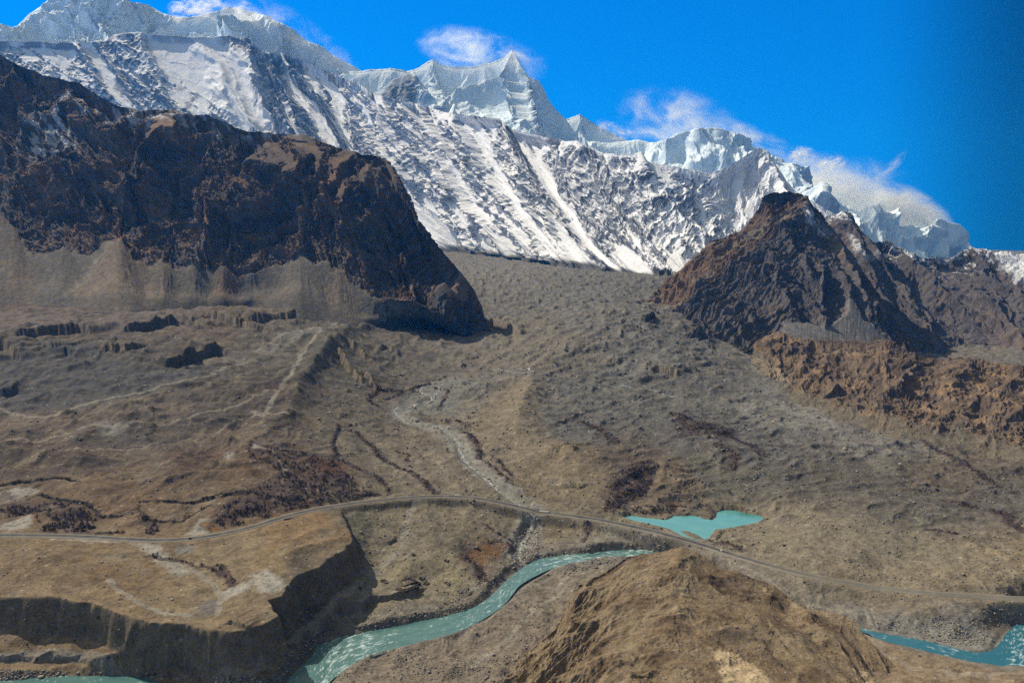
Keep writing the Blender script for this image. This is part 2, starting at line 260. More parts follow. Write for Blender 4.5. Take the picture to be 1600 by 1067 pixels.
# ------------------------------------------------------------------ materials
def newmat(name):
    m = bpy.data.materials.new(name); m.use_nodes = True; nt = m.node_tree; return m, nt, nt.nodes['Principled BSDF']
def N(nt, t, **k):
    n = nt.nodes.new(t)
    for a, b in k.items():
        if a in n.inputs: n.inputs[a].default_value = b
        else: setattr(n, a, b)
    return n
def terrain_mat(name, s1, s2, amp, bump, bdist, rough=.95, spec=.1, speck=0):
    """vertex tint times two scales of procedural mottling, fine bump"""
    m, nt, b = newmat(name); L = nt.links.new
    at = N(nt, 'ShaderNodeAttribute', attribute_name='tint'); tc = N(nt, 'ShaderNodeTexCoord')
    n1 = N(nt, 'ShaderNodeTexNoise', Scale=s1, Detail=6.0, Roughness=.65); n2 = N(nt, 'ShaderNodeTexNoise', Scale=s2, Detail=4.0, Roughness=.7)
    L(tc.outputs['Object'], n1.inputs['Vector']); L(tc.outputs['Object'], n2.inputs['Vector'])
    ad = N(nt, 'ShaderNodeMath', operation='ADD'); L(n1.outputs[0], ad.inputs[0]); L(n2.outputs[0], ad.inputs[1])
    mr = N(nt, 'ShaderNodeMapRange'); mr.inputs[1].default_value = .78; mr.inputs[2].default_value = 1.22; mr.inputs[3].default_value = 1 - amp; mr.inputs[4].default_value = 1 + amp; L(ad.outputs[0], mr.inputs[0])
    mu = N(nt, 'ShaderNodeVectorMath', operation='MULTIPLY'); L(at.outputs['Color'], mu.inputs[0]); L(mr.outputs[0], mu.inputs[1]); last = mu.outputs[0]
    if speck:
        for sc, thr, col, k in ((speck, .20, (.42, .37, .29, 1), .75), (speck * .8, .22, (.035, .03, .026, 1), .7)):
            vo = N(nt, 'ShaderNodeTexVoronoi', Scale=sc); L(tc.outputs['Object'], vo.inputs['Vector']); sp = N(nt, 'ShaderNodeSeparateColor'); L(vo.outputs['Color'], sp.inputs[0])
            mm = N(nt, 'ShaderNodeMath', operation='MULTIPLY'); mm.inputs[1].default_value = thr * 1.6; L(sp.outputs[0], mm.inputs[0]); lt = N(nt, 'ShaderNodeMath', operation='LESS_THAN'); L(vo.outputs['Distance'], lt.inputs[0]); L(mm.outputs[0], lt.inputs[1])
            g = N(nt, 'ShaderNodeMath', operation='GREATER_THAN'); g.inputs[1].default_value = .5; L(sp.outputs[1], g.inputs[0]); cl = N(nt, 'ShaderNodeMath', operation='GREATER_THAN'); cl.inputs[1].default_value = .53; L(n2.outputs[0], cl.inputs[0]); g1 = N(nt, 'ShaderNodeMath', operation='MULTIPLY'); L(lt.outputs[0], g1.inputs[0]); L(cl.outputs[0], g1.inputs[1]); g2 = N(nt, 'ShaderNodeMath', operation='MULTIPLY'); L(g1.outputs[0], g2.inputs[0]); L(g.outputs[0], g2.inputs[1]); g3 = N(nt, 'ShaderNodeMath', operation='MULTIPLY'); g3.inputs[1].default_value = k; L(g2.outputs[0], g3.inputs[0])
            mx = N(nt, 'ShaderNodeMix', data_type='RGBA'); mx.inputs[7].default_value = col; L(g3.outputs[0], mx.inputs[0]); L(last, mx.inputs[6]); last = mx.outputs[2]
    L(last, b.inputs['Base Color'])
    bp = N(nt, 'ShaderNodeBump', Strength=bump, Distance=bdist); L(ad.outputs[0], bp.inputs['Height']); L(bp.outputs[0], b.inputs['Normal'])
    b.inputs['Roughness'].default_value = rough; b.inputs['Specular IOR Level'].default_value = spec; return m
M_ground = terrain_mat('valley rubble', .35, .07, .38, .55, 1.6, speck=.16)
M_rock = terrain_mat('mountain rock', .05, .25, .35, .8, 5.0)  # mottling and bump shared by all the rock slopes
M_near = terrain_mat('sandy hill', .5, .12, .34, .6, .8, speck=.3)
M_snow = terrain_mat('snow and rock', .02, .09, .07, .6, 8.0, rough=.7)
M_far = terrain_mat('high snow', .006, .03, .05, .6, 25.0, rough=.7)
# ------------------------------------------------------------------ valley floor sheet
def build_ground():
    th = np.concatenate([np.linspace(-75, -35, 14)[:-1], np.linspace(-35, -31.5, 30)[:-1], np.linspace(-31.5, 31.5, 1150), np.linspace(31.5, 35, 30)[1:], np.linspace(35, 75, 14)[1:]])
    rows = [80, 150, 250, 350, 450, 540, 600]; D = 620.
    while D < 7900:
        rows.append(D); D += .5 if 845 < D < 1045 else (1.2 if D < 1045 else max(1.0, D * D / (395 * 887) * .52))
    rows += [8300, 9000, 10500, 13000]
    D = np.array(rows); X = (D[:, None] * np.tan(np.radians(th))[None]).astype(F32); Y = np.repeat(D[:, None], len(th), 1).astype(F32)
    z, gl, mor, sand = full_ground(X, Y)
    far = sstep(5500, 7000, Y); z = mix(z, np.minimum(z, 300), far)
    P = np.stack([X, Y, z], -1); gy, gx = np.gradient(z); dx = np.gradient(X, axis=1); dy = np.gradient(Y, axis=0)
    sx = gx / dx; sy = (gy - sx * np.gradient(X, axis=0)) / dy; slope = np.hypot(sx, sy)
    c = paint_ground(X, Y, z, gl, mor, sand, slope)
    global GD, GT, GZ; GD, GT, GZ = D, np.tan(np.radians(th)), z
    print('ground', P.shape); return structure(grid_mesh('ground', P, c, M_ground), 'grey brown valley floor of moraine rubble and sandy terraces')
BRUSH = (.075, .052, .043); SHADE_BRUSH = (.018, .018, .015); SALT = (.33, .31, .27); RUST = (.19, .095, .035); PALE = (.255, .225, .18); GREY = (.155, .14, .112)
SOIL = [(0,480,93,81,74),(150,480,99,86,77),(300,470,102,91,81),(60,600,77,76,71),(150,600,83,80,75),(250,590,78,74,69),(350,520,95,86,78),(430,540,92,88,81),(500,560,88,86,77),(60,650,104,93,85),(200,640,107,99,89),(300,650,84,77,71),(100,700,84,75,67),(250,690,92,85,77),(400,690,100,91,80),(350,720,100,84,69),(200,760,103,86,68),(450,640,86,79,70),(460,720,70,59,55),(560,640,91,85,76),(620,620,85,78,71),(560,700,97,92,82),(650,700,108,100,88),(700,740,111,103,90),(780,650,113,110,103),(760,690,116,112,105),(820,620,107,104,99),(860,540,109,105,101),(900,500,108,106,102),(820,450,111,109,105),(940,440,102,101,98),(760,430,114,112,108),(1000,560,104,103,100),(900,600,97,97,94),(900,660,90,89,87),(1000,640,90,89,87),(1100,600,95,94,91),(1100,680,88,86,85),(1200,700,94,93,91),(1300,740,90,86,79),(1400,780,92,88,81),(1100,740,90,88,80),(1230,640,119,117,112),(1350,690,113,110,106),(1480,740,93,85,75),(880,730,111,99,81),(1040,750,115,101,84),(980,740,80,71,65),(1200,830,117,110,95),(1300,860,107,102,91),(1400,830,99,96,86),(1550,780,93,88,82),(1450,890,129,120,103),(1550,900,132,118,95),(1300,930,115,108,93),(1400,970,114,106,94),(1500,990,128,124,117),(1400,1050,123,109,92),(1550,1060,118,106,89),(600,800,113,106,90),(560,830,93,91,79),(680,830,108,102,88),(640,880,114,108,93),(740,810,111,104,89),(720,920,130,122,100),(600,930,116,110,95),(560,980,108,102,92),(480,940,85,80,70),(760,870,107,93,76),(870,840,117,108,91),(960,840,117,112,98),(820,870,114,112,106),(700,1030,112,99,88),(850,930,114,103,91),(800,1000,116,103,91),(620,1040,114,101,91),(60,880,110,96,77),(200,880,116,101,80),(350,880,121,109,90),(300,940,120,107,87),(450,840,118,99,76),(500,820,119,99,75),(430,890,124,109,86),(100,930,124,109,88),(145,480,95,85,80),(145,600,78,75,72),(255,740,97,86,74),(675,730,118,110,98),(1015,630,102,101,95),(1265,860,125,116,100),(715,1030,123,115,103),(900,453,105,105,103),(200,893,115,97,76)]
def soil_tint(x, y):
    h = hit([p[0] for p in SOIL], [p[1] for p in SOIL], land); q = to_q(h[:, 0], h[:, 1]).astype(F32); Q = to_q(x, y).astype(F32); num = np.zeros(x.shape + (3,), F32); den = np.full(x.shape, 1e-9, F32)
    for k, p in enumerate(SOIL):
        r2 = (Q[..., 0] - q[k, 0]) ** 2 + (Q[..., 1] - q[k, 1]) ** 2; w = 1 / (r2 + F32(.0006)) ** 2; den += w; num += w[..., None] * (np.array(p[2:], F32) / 255) ** F32(2.2)
    return num / den[..., None]
def paint_ground(x, y, z, gl, mor, sand, slope):
    a = fbm(x / 140, y / 190, 6, .6, 100); b = fbm(x / 20, y / 34, 5, .65, 110); f = fbm(x / 5, y / 9, 2, .6, 120); g2 = fbm(x / 45, y / 80, 5, .6, 125)
    c = np.empty(x.shape + (3,), F32); c[:] = (.172, .133, .098)                                  # terraces
    c = cmix(c, (.165, .112, .066), sstep(-.1, .35, a) * .8)
    c = cmix(c, (.105, .094, .074), sstep(.05, .25, slope) * .55)
    c = cmix(c, (.185, .163, .120), mor); c = cmix(c, (.185, .150, .098), mor * sstep(0, .35, a) * .75)
    c = cmix(c, (.160, .146, .112), gl); c = cmix(c, (.165, .125, .085), gl * sstep(-.05, .3, a) * .6)
    c = cmix(c, (.060, .050, .042), gl * sstep(.10, .35, b + .35 * a) * sstep(3000, 1800, y) * .75)
    c = cmix(c, (.21, .155, .092), sand); c = cmix(c, (.150, .100, .055), sand * sstep(.0, .35, b) * .6); c = cmix(c, (.245, .175, .100), sand * sstep(-.05, -.35, a) * .6)
    wq = fbm(x / 70, y / 110, 4, .6, 126) * 70; wr = fbm(x / 70, y / 110, 4, .6, 127) * 90; c = mix(c, soil_tint(x + wq * (y / 1500), np.maximum(y + wr * (y / 1500), 60)) * np.array([1.08, 1.035, .985], F32), .86)
    c = cmix(c, (.20, .165, .115), (1 - gl) * sstep(.08, .4, g2) * .6); c = cmix(c, (.085, .068, .052), sstep(.08, .42, -g2) * .45 * (1 - .5 * sand)); c = c * (1 + .45 * b + .22 * f)[..., None]
    c = cmix(c, (.185, .145, .095), sstep(.75, 1.5, slope) * .85)                                 # bare cliff
    wx = x + fbm(x / 26, y / 26, 4, .6, 130) * 13; wy = y + fbm(x / 26, y / 26, 4, .6, 140) * 15
    def line(px, w, col, k=.9, warp=1, soft=.45):
        pts = W(px); m = boxed(x, y, pts, w * 3 + 20)
        if m.any():
            d, _, _ = seg_dist(mix(x, wx, warp)[m], mix(y, wy, warp)[m], pts); c[m] = cmix(c[m], col, k * sstep(w, w * (1 - soft), d))
    def area(px, col, k=.9, soft=10, warp=1):
        pts = W(px); m = boxed(x, y, pts, 60)
        if m.any():
            sd = poly_sd(mix(x, wx, warp)[m], mix(y, wy, warp)[m], pts); c[m] = cmix(c[m], col, k * sstep(-soft, soft, sd + soft * 1.2 * b[m]))
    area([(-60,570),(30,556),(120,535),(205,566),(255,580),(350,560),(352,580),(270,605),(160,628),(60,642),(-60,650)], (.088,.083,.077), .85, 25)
    area([(-60,480),(100,485),(260,478),(330,475),(300,500),(190,520),(60,520),(-60,530)], (.145,.118,.100), .7, 25)
    area([(700,560),(840,480),(900,520),(960,560),(880,590),(780,590)], (.175,.148,.108), .6, 40); area([(720,660),(790,600),(830,600),(850,690),(960,740),(930,790),(840,770),(760,720)], (.20,.158,.100), .7, 25)
    area([(1150,830),(1300,800),(1500,850),(1650,900),(1650,960),(1400,930),(1200,890)], (.205,.172,.118), .6, 30)
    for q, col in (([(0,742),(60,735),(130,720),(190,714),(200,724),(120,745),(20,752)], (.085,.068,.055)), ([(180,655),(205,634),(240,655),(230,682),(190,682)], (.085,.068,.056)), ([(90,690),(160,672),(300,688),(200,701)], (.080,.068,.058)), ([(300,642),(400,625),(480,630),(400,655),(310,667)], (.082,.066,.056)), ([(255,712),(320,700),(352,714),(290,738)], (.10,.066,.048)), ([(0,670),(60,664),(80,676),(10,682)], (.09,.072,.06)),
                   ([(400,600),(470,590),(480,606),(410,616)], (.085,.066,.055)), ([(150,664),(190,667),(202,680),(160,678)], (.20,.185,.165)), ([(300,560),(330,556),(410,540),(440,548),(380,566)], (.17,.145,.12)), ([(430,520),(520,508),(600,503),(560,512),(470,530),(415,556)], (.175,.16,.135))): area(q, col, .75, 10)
    # gravel beds
    m = y < 1500; d, _, t = seg_dist(x[m], y[m], RIVC); c[m] = cmix(c[m], (.19, .168, .138), sstep(75, 22, d + 25 * b[m]) * (1 - sand[m]) * .7)
    area([(500,1067),(560,1035),(700,1000),(790,950),(850,905),(920,900),(880,980),(760,1067)], (.195,.160,.120), .8, 20)
    line([(707,592),(668,603),(676,625),(640,634),(622,648),(655,662),(700,672),(722,704),(752,735),(797,770),(832,797),(828,825),(816,845),(812,870)], 26, (.225,.21,.18), .85)
    area([(640,610),(720,588),(760,590),(705,650),(650,645),(600,640)], (.165,.158,.135), .8, 14)
    area([(560,990),(650,975),(740,955),(700,940),(600,950),(520,970)], (.165,.145,.115), .7)
    area([(1290,940),(1400,965),(1520,985),(1560,1020),(1480,1010),(1380,985),(1350,975)], (.20,.185,.16), .8); area([(1400,985),(1500,968),(1560,990),(1560,1020),(1480,1005)], (.235,.22,.19), .75)
    area([(1345,990),(1450,1020),(1600,1050),(1700,1067),(1400,1100),(1380,1040)], (.22,.16,.10), .8); line([(1360,1000),(1420,1040),(1500,1055),(1600,1050)], 7, (.30,.25,.19), .6)
    area([(1300,880),(1450,885),(1600,915),(1600,950),(1400,945),(1290,915)], (.22,.175,.115), .6, 20)
    # pale and salty ground
    for q in ([(0,770),(20,766),(62,768),(35,780),(5,790)], [(0,822),(20,812),(55,806),(62,812),(40,825),(8,832)], [(352,712),(368,714),(362,722),(348,720)], [(395,900),(415,893),(440,905),(436,922),(405,928)], [(420,905),(440,908),(438,915)],
              [(296,830),(310,812),(330,812),(320,832),(300,838)], [(362,915),(392,908),(398,918),(362,930),(345,925)], [(345,925),(372,915),(360,935),(338,945)], [(230,862),(262,868),(292,890),(280,900),(250,880)], [(205,846),(245,852),(262,868),(228,862)], [(395,706),(420,708),(415,716),(396,714)]): area(q, SALT, .72, 5)
    line([(80,841),(120,843),(200,846)], 4, (.30,.28,.24), .7)
    area([(312,950),(330,935),(345,945),(332,962),(318,965)], (.13,.12,.12), .7, 5); area([(272,852),(300,850),(302,862),(280,868)], (.17,.16,.14), .9, 4)
    area([(1115,1010),(1165,1005),(1215,1050),(1200,1067),(1130,1067)], (.42,.33,.21), .8, 4)
    # rust and dry grass
    area([(735,860),(765,848),(800,850),(790,862),(755,880),(760,905),(745,895)], RUST, .7, 5); line([(322,822),(332,828)], 7, RUST, .8); line([(54,806),(60,812)], 6, RUST, .6); area([(470,778),(490,776),(492,786),(475,790)], (.30,.2,.09), .6, 4)
    area([(405,702),(445,700),(520,715),(565,760),(500,752),(450,742),(440,722)], (.085,.058,.045), .75, 14); area([(485,715),(545,722),(540,740),(495,742)], (.10,.045,.025), .6, 10)
    # tracks
    for q, w in (([(0,640),(40,650),(90,645),(160,622),(200,612),(270,600),(330,585),(350,570),(400,560)], 6), ([(400,545),(440,522),(500,512),(560,505),(620,503),(700,500)], 7), ([(500,520),(475,555),(450,600),(410,650),(395,640),(450,655)], 6),
                 ([(0,690),(60,685),(130,668),(200,673),(280,655),(340,640),(380,628),(430,612)], 4), ([(0,707),(80,705),(200,700),(290,690),(330,680),(400,645)], 3), ([(280,880),(300,890),(330,910),(345,930),(340,960)], 4), ([(170,905),(190,925),(220,945),(260,960),(300,962)], 4),
                 ([(540,965),(575,930),(600,880),(630,858),(640,800),(650,790)], 6), ([(0,1028),(60,1024),(130,1026),(200,1038),(260,1050),(330,1056),(390,1052),(410,1040)], 5), ([(455,1002),(480,985),(505,968),(520,945),(560,920),(585,890)], 5),
                 ([(800,905),(870,915),(890,898),(930,890)], 4), ([(900,905),(840,945),(800,990),(740,1040)], 4), ([(1130,870),(1200,905),(1240,940),(1330,955)], 4), ([(840,740),(870,758),(930,755)], 3), ([(430,690),(420,700),(445,735),(440,760)], 3), ([(480,755),(470,790)], 3)):
        line(q, w * 1.1, PALE, .8, .35)
    area([(560,912),(600,885),(640,880),(630,895),(590,920)], (.25,.21,.13), .6, 6); area([(700,890),(730,895),(720,930),(690,945),(700,915)], (.25,.21,.13), .55, 6); area([(560,925),(600,925),(660,935),(620,942),(560,940)], (.24,.2,.13), .4, 6)
    # bare scrub, plus dark strips painting the shade along thin banks
    for q, w in BRUSHLINES: line(q, w, BRUSH, .85, .8)
    for q, w in DARKLINES: line(q, w, SHADE_BRUSH, .85, .35)
    for q in BRUSHAREAS: area(q, BRUSH, .75, 12)
    area([(600,770),(700,772),(800,790),(790,795),(700,782)], (.12,.11,.095), .6, 5)
    return np.clip(c, .01, .9)
BRUSHLINES = [([(388,712),(400,703),(420,701),(450,703),(478,710)], 6), ([(388,712),(396,722),(425,728)], 5), ([(580,600),(600,612),(650,606),(670,600)], 8), ([(590,608),(578,625),(590,635)], 9), ([(600,625),(630,615),(655,612)], 6), ([(530,668),(560,665),(612,667)], 4),
 ([(545,672),(560,680),(585,700),(590,712),(610,725),(650,742),(680,770)], 8), ([(530,665),(520,690),(522,705),(530,712)], 5), ([(525,715),(560,732),(590,745),(610,770)], 7), ([(620,705),(640,712),(635,720)], 6), ([(680,605),(700,612),(685,640)], 5), ([(725,672),(745,690),(750,712)], 9), ([(690,660),(715,658),(735,668)], 4), ([(750,715),(790,745),(800,758)], 4),
 ([(230,868),(262,872),(300,880),(330,888),(345,900),(365,912)], 4), ([(340,885),(362,905),(372,910)], 5), ([(915,815),(918,830),(915,845)], 6), ([(730,855),(728,870),(745,885),(755,905)], 9), ([(755,850),(775,845),(800,853)], 5), ([(800,845),(770,828),(745,815)], 4),
 ([(910,655),(950,680),(965,690)], 12), ([(960,760),(1000,770),(1015,745)], 10), ([(985,735),(1010,720),(1025,730)], 9), ([(1050,650),(1100,665),(1160,690),(1200,715)], 12), ([(1120,700),(1150,720),(1140,740)], 12), ([(960,796),(1000,799),(1040,802),(1055,797)], 5), ([(1110,812),(1118,800),(1108,795)], 7), ([(1110,845),(1140,852),(1160,860)], 6), ([(960,801),(930,800)], 4),
 ([(1440,690),(1500,720),(1560,760)], 9), ([(1480,780),(1560,800),(1600,830)], 12), ([(1450,828),(1500,832)], 7), ([(60,790),(110,785),(140,790)], 8), ([(140,790),(160,805),(200,805),(220,800)], 4), ([(770,710),(800,745)], 5)]
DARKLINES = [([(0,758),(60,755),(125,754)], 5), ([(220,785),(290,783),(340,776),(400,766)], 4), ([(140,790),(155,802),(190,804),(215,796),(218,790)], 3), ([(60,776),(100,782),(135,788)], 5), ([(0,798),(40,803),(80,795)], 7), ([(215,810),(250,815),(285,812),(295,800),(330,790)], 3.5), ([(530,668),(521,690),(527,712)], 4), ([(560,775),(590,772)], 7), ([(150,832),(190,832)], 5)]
BRUSHAREAS = [[(380,765),(440,745),(500,745),(560,765),(585,770),(540,785),(460,795),(400,808),(340,825),(335,800)], [(70,800),(100,788),(135,795),(150,812),(148,830),(90,832),(60,828),(80,815)], [(970,735),(1030,725),(1010,770),(960,795),(940,800)], [(1050,655),(1120,660),(1160,680),(1130,690),(1060,680)], [(220,800),(245,812),(248,835),(225,835),(215,815)], [(10,790),(60,792),(60,803),(10,808)], [(0,770),(40,785),(90,780),(60,800),(5,800)]]
# ------------------------------------------------------------------ lofted mountains
def smooth1(a, k):
    if k < 2: return a
    w = np.hanning(k + 2)[1:-1]; w /= w.sum(); return np.convolve(np.pad(a, (k // 2, k - 1 - k // 2), 'edge'), w, 'valid')
def loft(guides, nu, rows, back=None, vsm=5, jag=0.):
    """guides: polylines of (survey x, survey y, distance), crest first, foot last"""
    g0 = np.array(guides[0], float); al = np.concatenate([[0], np.cumsum(np.hypot(np.diff(g0[:, 0]), np.diff(g0[:, 1]) * .8))]); cx = np.interp(np.linspace(0, al[-1], nu), al, g0[:, 0]); cy = np.interp(np.linspace(0, al[-1], nu), al, g0[:, 1]); _u = np.linspace(0, al[-1], nu); jz = -jag * (fbm(_u / 26, _u * 0 + nu * .37, 5, .68, 150) * 1.3 - .25); G = []
    for k, g in enumerate(guides):
        g = np.array(g, float); sm = max(3, nu // 40)
        if k == 0: G.append(at_d(cx, cy, smooth1(np.interp(cx, g[:, 0], g[:, 2]), max(3, nu // 25)))); continue
        t = g[:, 3] if g.shape[1] == 4 else g0[0, 0] + (g[:, 0] - g[0, 0]) / (g[-1, 0] - g[0, 0]) * (g0[-1, 0] - g0[0, 0])
        G.append(at_d(smooth1(np.interp(cx, t, g[:, 0]), sm), smooth1(np.interp(cx, t, g[:, 1]), sm), smooth1(np.interp(cx, t, g[:, 2]), max(3, nu // 25))))
    out = []
    if back: b = G[0].copy(); b[:, 1] += back[0]; b[:, 2] -= back[1]; b[:, 0] *= (b[:, 1] / G[0][:, 1]); out += [mix(b, G[0], t) for t in np.linspace(0, 1, 14)[:-1]]
    nb = len(out)
    for k in range(len(G) - 1): out += [mix(G[k], G[k + 1], t) for t in np.linspace(0, 1, rows[k] + 1)[:-1]]
    out.append(G[-1]); P = np.array(out)
    for a in range(3):                                              # soften the joints of the guide lines, crest row kept
        Q = P[nb:, :, a]; S = Q.copy()
        for _ in range(vsm): S[1:-1] = (S[:-2] + 2 * S[1:-1] + S[2:]) / 4
        P[nb:, :, a] = S
    dz = jz * P[nb, :, 1] / F; k_ = np.arange(len(P)) - nb; P[:, :, 2] += dz[None] * np.where(k_ < 0, 1, np.exp(-np.maximum(k_, 0) / (4 + 1.2 * jag)))[:, None]
    du = np.linalg.norm(np.diff(P, axis=1), axis=2).mean(0); U = np.concatenate([[0], np.cumsum(du)]); dv = np.linalg.norm(np.diff(P, axis=0), axis=2); V = np.concatenate([np.zeros((1, nu)), np.cumsum(dv, 0)]); V -= V[nb]
    return P, np.repeat(U[None], len(P), 0).astype(F32), V.astype(F32), nb
def normals(P):
    a = np.gradient(P, axis=1); b = np.gradient(P, axis=0); n = np.cross(b, a); n /= np.linalg.norm(n, axis=2, keepdims=True) + 1e-9; n *= np.sign(n[..., 2:3] + 1e-9); return n
def mounts_mask(P0, polys, soft, warp=None, wamp=0):
    """soft mask of zones given on the slope (survey outlines carried onto the surface grid)"""
    px, py = project(P0); m = np.zeros(px.shape, F32)
    if warp is not None: px = px + warp * wamp; py = py + warp[::-1] * wamp
    for q in polys: m = np.maximum(m, sstep(-soft, soft, poly_sd(px.astype(F32), py.astype(F32), q)))
    return m
SUN = np.array([-.56, .44, .70]); SUN = SUN / np.linalg.norm(SUN)

def build_snow_ridge():
    crest = [(-250,70,10600),(-150,72,10400),(0,65,10000),(60,66,9900),(120,68,9800),(160,65,9700),(185,54,9600),(215,52,9600),(260,57,9500),(300,58,9400),(330,60,9300),(360,57,9300),(385,60,9250),(400,69,9200),(412,83,9100),(440,85,9000),(470,92,8900),(510,112,8600),(560,133,8100),(590,150,7800),(640,160,7400),(690,175,6900),(730,181,6550),(780,186,6200),(800,203,6050),(840,212,5800),(870,220,5600),(905,222,5400),(925,231,5300),(945,241,5200),(985,243,5000),(1002,238,4950),(1012,252,4950),(1030,258,4950),(1060,262,4900),(1085,268,4900),(1110,272,4900),(1132,264,4950),(1150,254,5000),(1165,245,5050),(1185,232,5100),(1200,238,5100),(1215,262,5000),(1230,285,4900),(1250,305,4800),(1350,360,4700)]
    foot = [(60,375,7900,-250),(250,380,7600,0),(560,386,7000,400),(690,391,6600,530),(770,400,5900,620),(860,411,5000,710),(935,419,4450,800),(1000,428,4150,880),(1050,434,4020,950),(1160,444,3950,1100),(1370,450,3900,1350)]
    low = [(x, y + 22, d - 120, t) for x, y, d, t in foot]
    mid = [(-50,190,9500),(150,200,9000),(400,230,8100),(620,262,7300),(750,275,6700),(880,300,5700),(980,318,4950),(1080,335,4600),(1180,350,4500),(1350,400,4450)]
    P, U, V, nb = loft([crest, foot, low], 1450, [420, 10], back=(1500, 700), vsm=14, jag=3.2)
    rr = np.clip((np.arange(P.shape[0]) - nb) / 420, 0, 1)[:, None]; P[..., 2] -= 4 * rr * (1 - rr) * 75
    n = normals(P); S = (P[..., 1] / 7000).astype(F32)
    wu = U + fbm(U / 500, V / 900, 4, seed=201) * 210; Vn = V / np.maximum(V[-11:-10], 1)
    warpV = V + fbm(U / 300, V / 300, 3, seed=205) * 120
    A_ = (P[..., 0] * .82 - .57 * P[..., 1]).astype(F32); B_ = ((P[..., 0] * .57 + P[..., 1] * .82) * .8 + P[..., 2] * .6).astype(F32); px, py = project(P)
    A_ = A_ + fbm(A_ / 260, B_ / 260, 4, seed=246) * 90; B_ = B_ + fbm(A_ / 240, B_ / 240, 4, seed=247) * 80
    big = ridged(wu / 400 + fbm(U / 900, V / 2600, 2, seed=209) * .8, V / 3600, 2, .5, 210); med = ridged((wu - V * .22) / 230, V / 520, 4, .6, 220); med2 = ridged((A_ - B_ * .12) / 80, B_ / 330, 5, .60, 222); fine = ridged((A_ + B_ * .1) / 38, B_ / 120, 4, .62, 230)
    lower = sstep(.40, 1.0, Vn + fbm(wu / 260, V / 1500, 2, seed=241) * .35)
    cw = mix(.16, .56, lower ** 1.3); chute = sstep(cw + .10, cw - .06, big + fbm(wu / 90, V / 380, 5, .62, seed=243) * .45)  # smooth snow chutes between the ribs, widening downward
    smooth_l = mounts_mask(P, [[(225,60),(330,60),(396,90),(408,150),(436,205),(380,205),(320,150),(262,110),(232,80)]], 20, fbm(U/300, V/300, 3, seed=245), 14)
    rib = (1 - chute) * (1 - .9 * smooth_l); lf = .45 + .55 * sstep(360, 450, px); k = rib * lf; edge = sstep(0, 60, V)
    d = (big - .5) * 170 * (1 - .35 * lower) * (.25 + .75 * edge) * lf + (med - .42) * 80 * (.25 + .75 * rib) * (.3 + .7 * edge) * lf + (med2 - .42) * 52 * k * (.3 + .7 * edge) + (fine - .42) * 20 * k + fbm(U / 24, V / 24, 3, .6, 250) * 4 * k
    d = d * S * .95 * (.25 + .75 * sstep(0, 90, V))
    # one great dark buttress edge where the smooth snow dome ends
    d = np.where(V > 0, np.minimum(d, V * .2), d * .2); P2_ = P + n * d[..., None]; P2_[:, :, 2] += 0
    nn = normals(P2_); steep = 1 - nn[..., 2]
    left = sstep(430, 330, px); nx = nn[..., 0]; sp = fbm(A_ / 26, B_ / 95, 5, .70, 260)
    rock = rib * sstep(.16, .36, (steep - .30) * 1.0 + sp * .85 + (med2 - .4) * .35 + nx * .22 + .06 - sstep(700, 1100, px) * .18 - left * .10)
    rock = np.maximum(rock, (1 - rib) * (1 - smooth_l) * sstep(.42, .6, fbm((U + V * .02) / 30, V / 260, 4, .65, 262)) * .7)
    bright = mounts_mask(P, [[(1120,255),(1190,232),(1250,300),(1180,350),(1120,330)]], 20); rock *= 1 - .65 * bright
    rock = np.maximum(rock, left * sstep(.12, .4, fbm(A_ / 240, B_ / 260, 6, .65, 265) + (steep - .3) * .6) * .85 * (1 - smooth_l))
    rock = np.maximum(rock, mounts_mask(P, [[(355,56),(385,58),(402,70),(414,84),(450,85),(480,96),(470,110),(440,100),(452,205),(430,205),(410,120),(385,80)]], 5, sp, 16) * sstep(-.15, .15, sp + .1))
    foot_d = sstep(.93, .985, Vn + fbm(U / 150, V / 100, 3, seed=270) * .03); streak = lower * sstep(.35, .6, fbm((U + V * .03) / 26, V / 700, 3, .6, 280) + foot_d * .5) * .6
    c = np.empty(P.shape, F32); c[:] = (.92, .92, .94); c = cmix(c, (.78, .80, .84), sstep(0, .5, fbm(U / 120, V / 120, 4, .6, 275)) * .5)
    c = cmix(c, (.135, .145, .175), rock * .92); c = cmix(c, (.16, .155, .16), streak); c = cmix(c, (.075, .07, .068), foot_d * .95)
    return structure(grid_mesh('snow_ridge', P2_, c, M_snow), 'long snowy rock wall with ribs and chutes above the glacier')

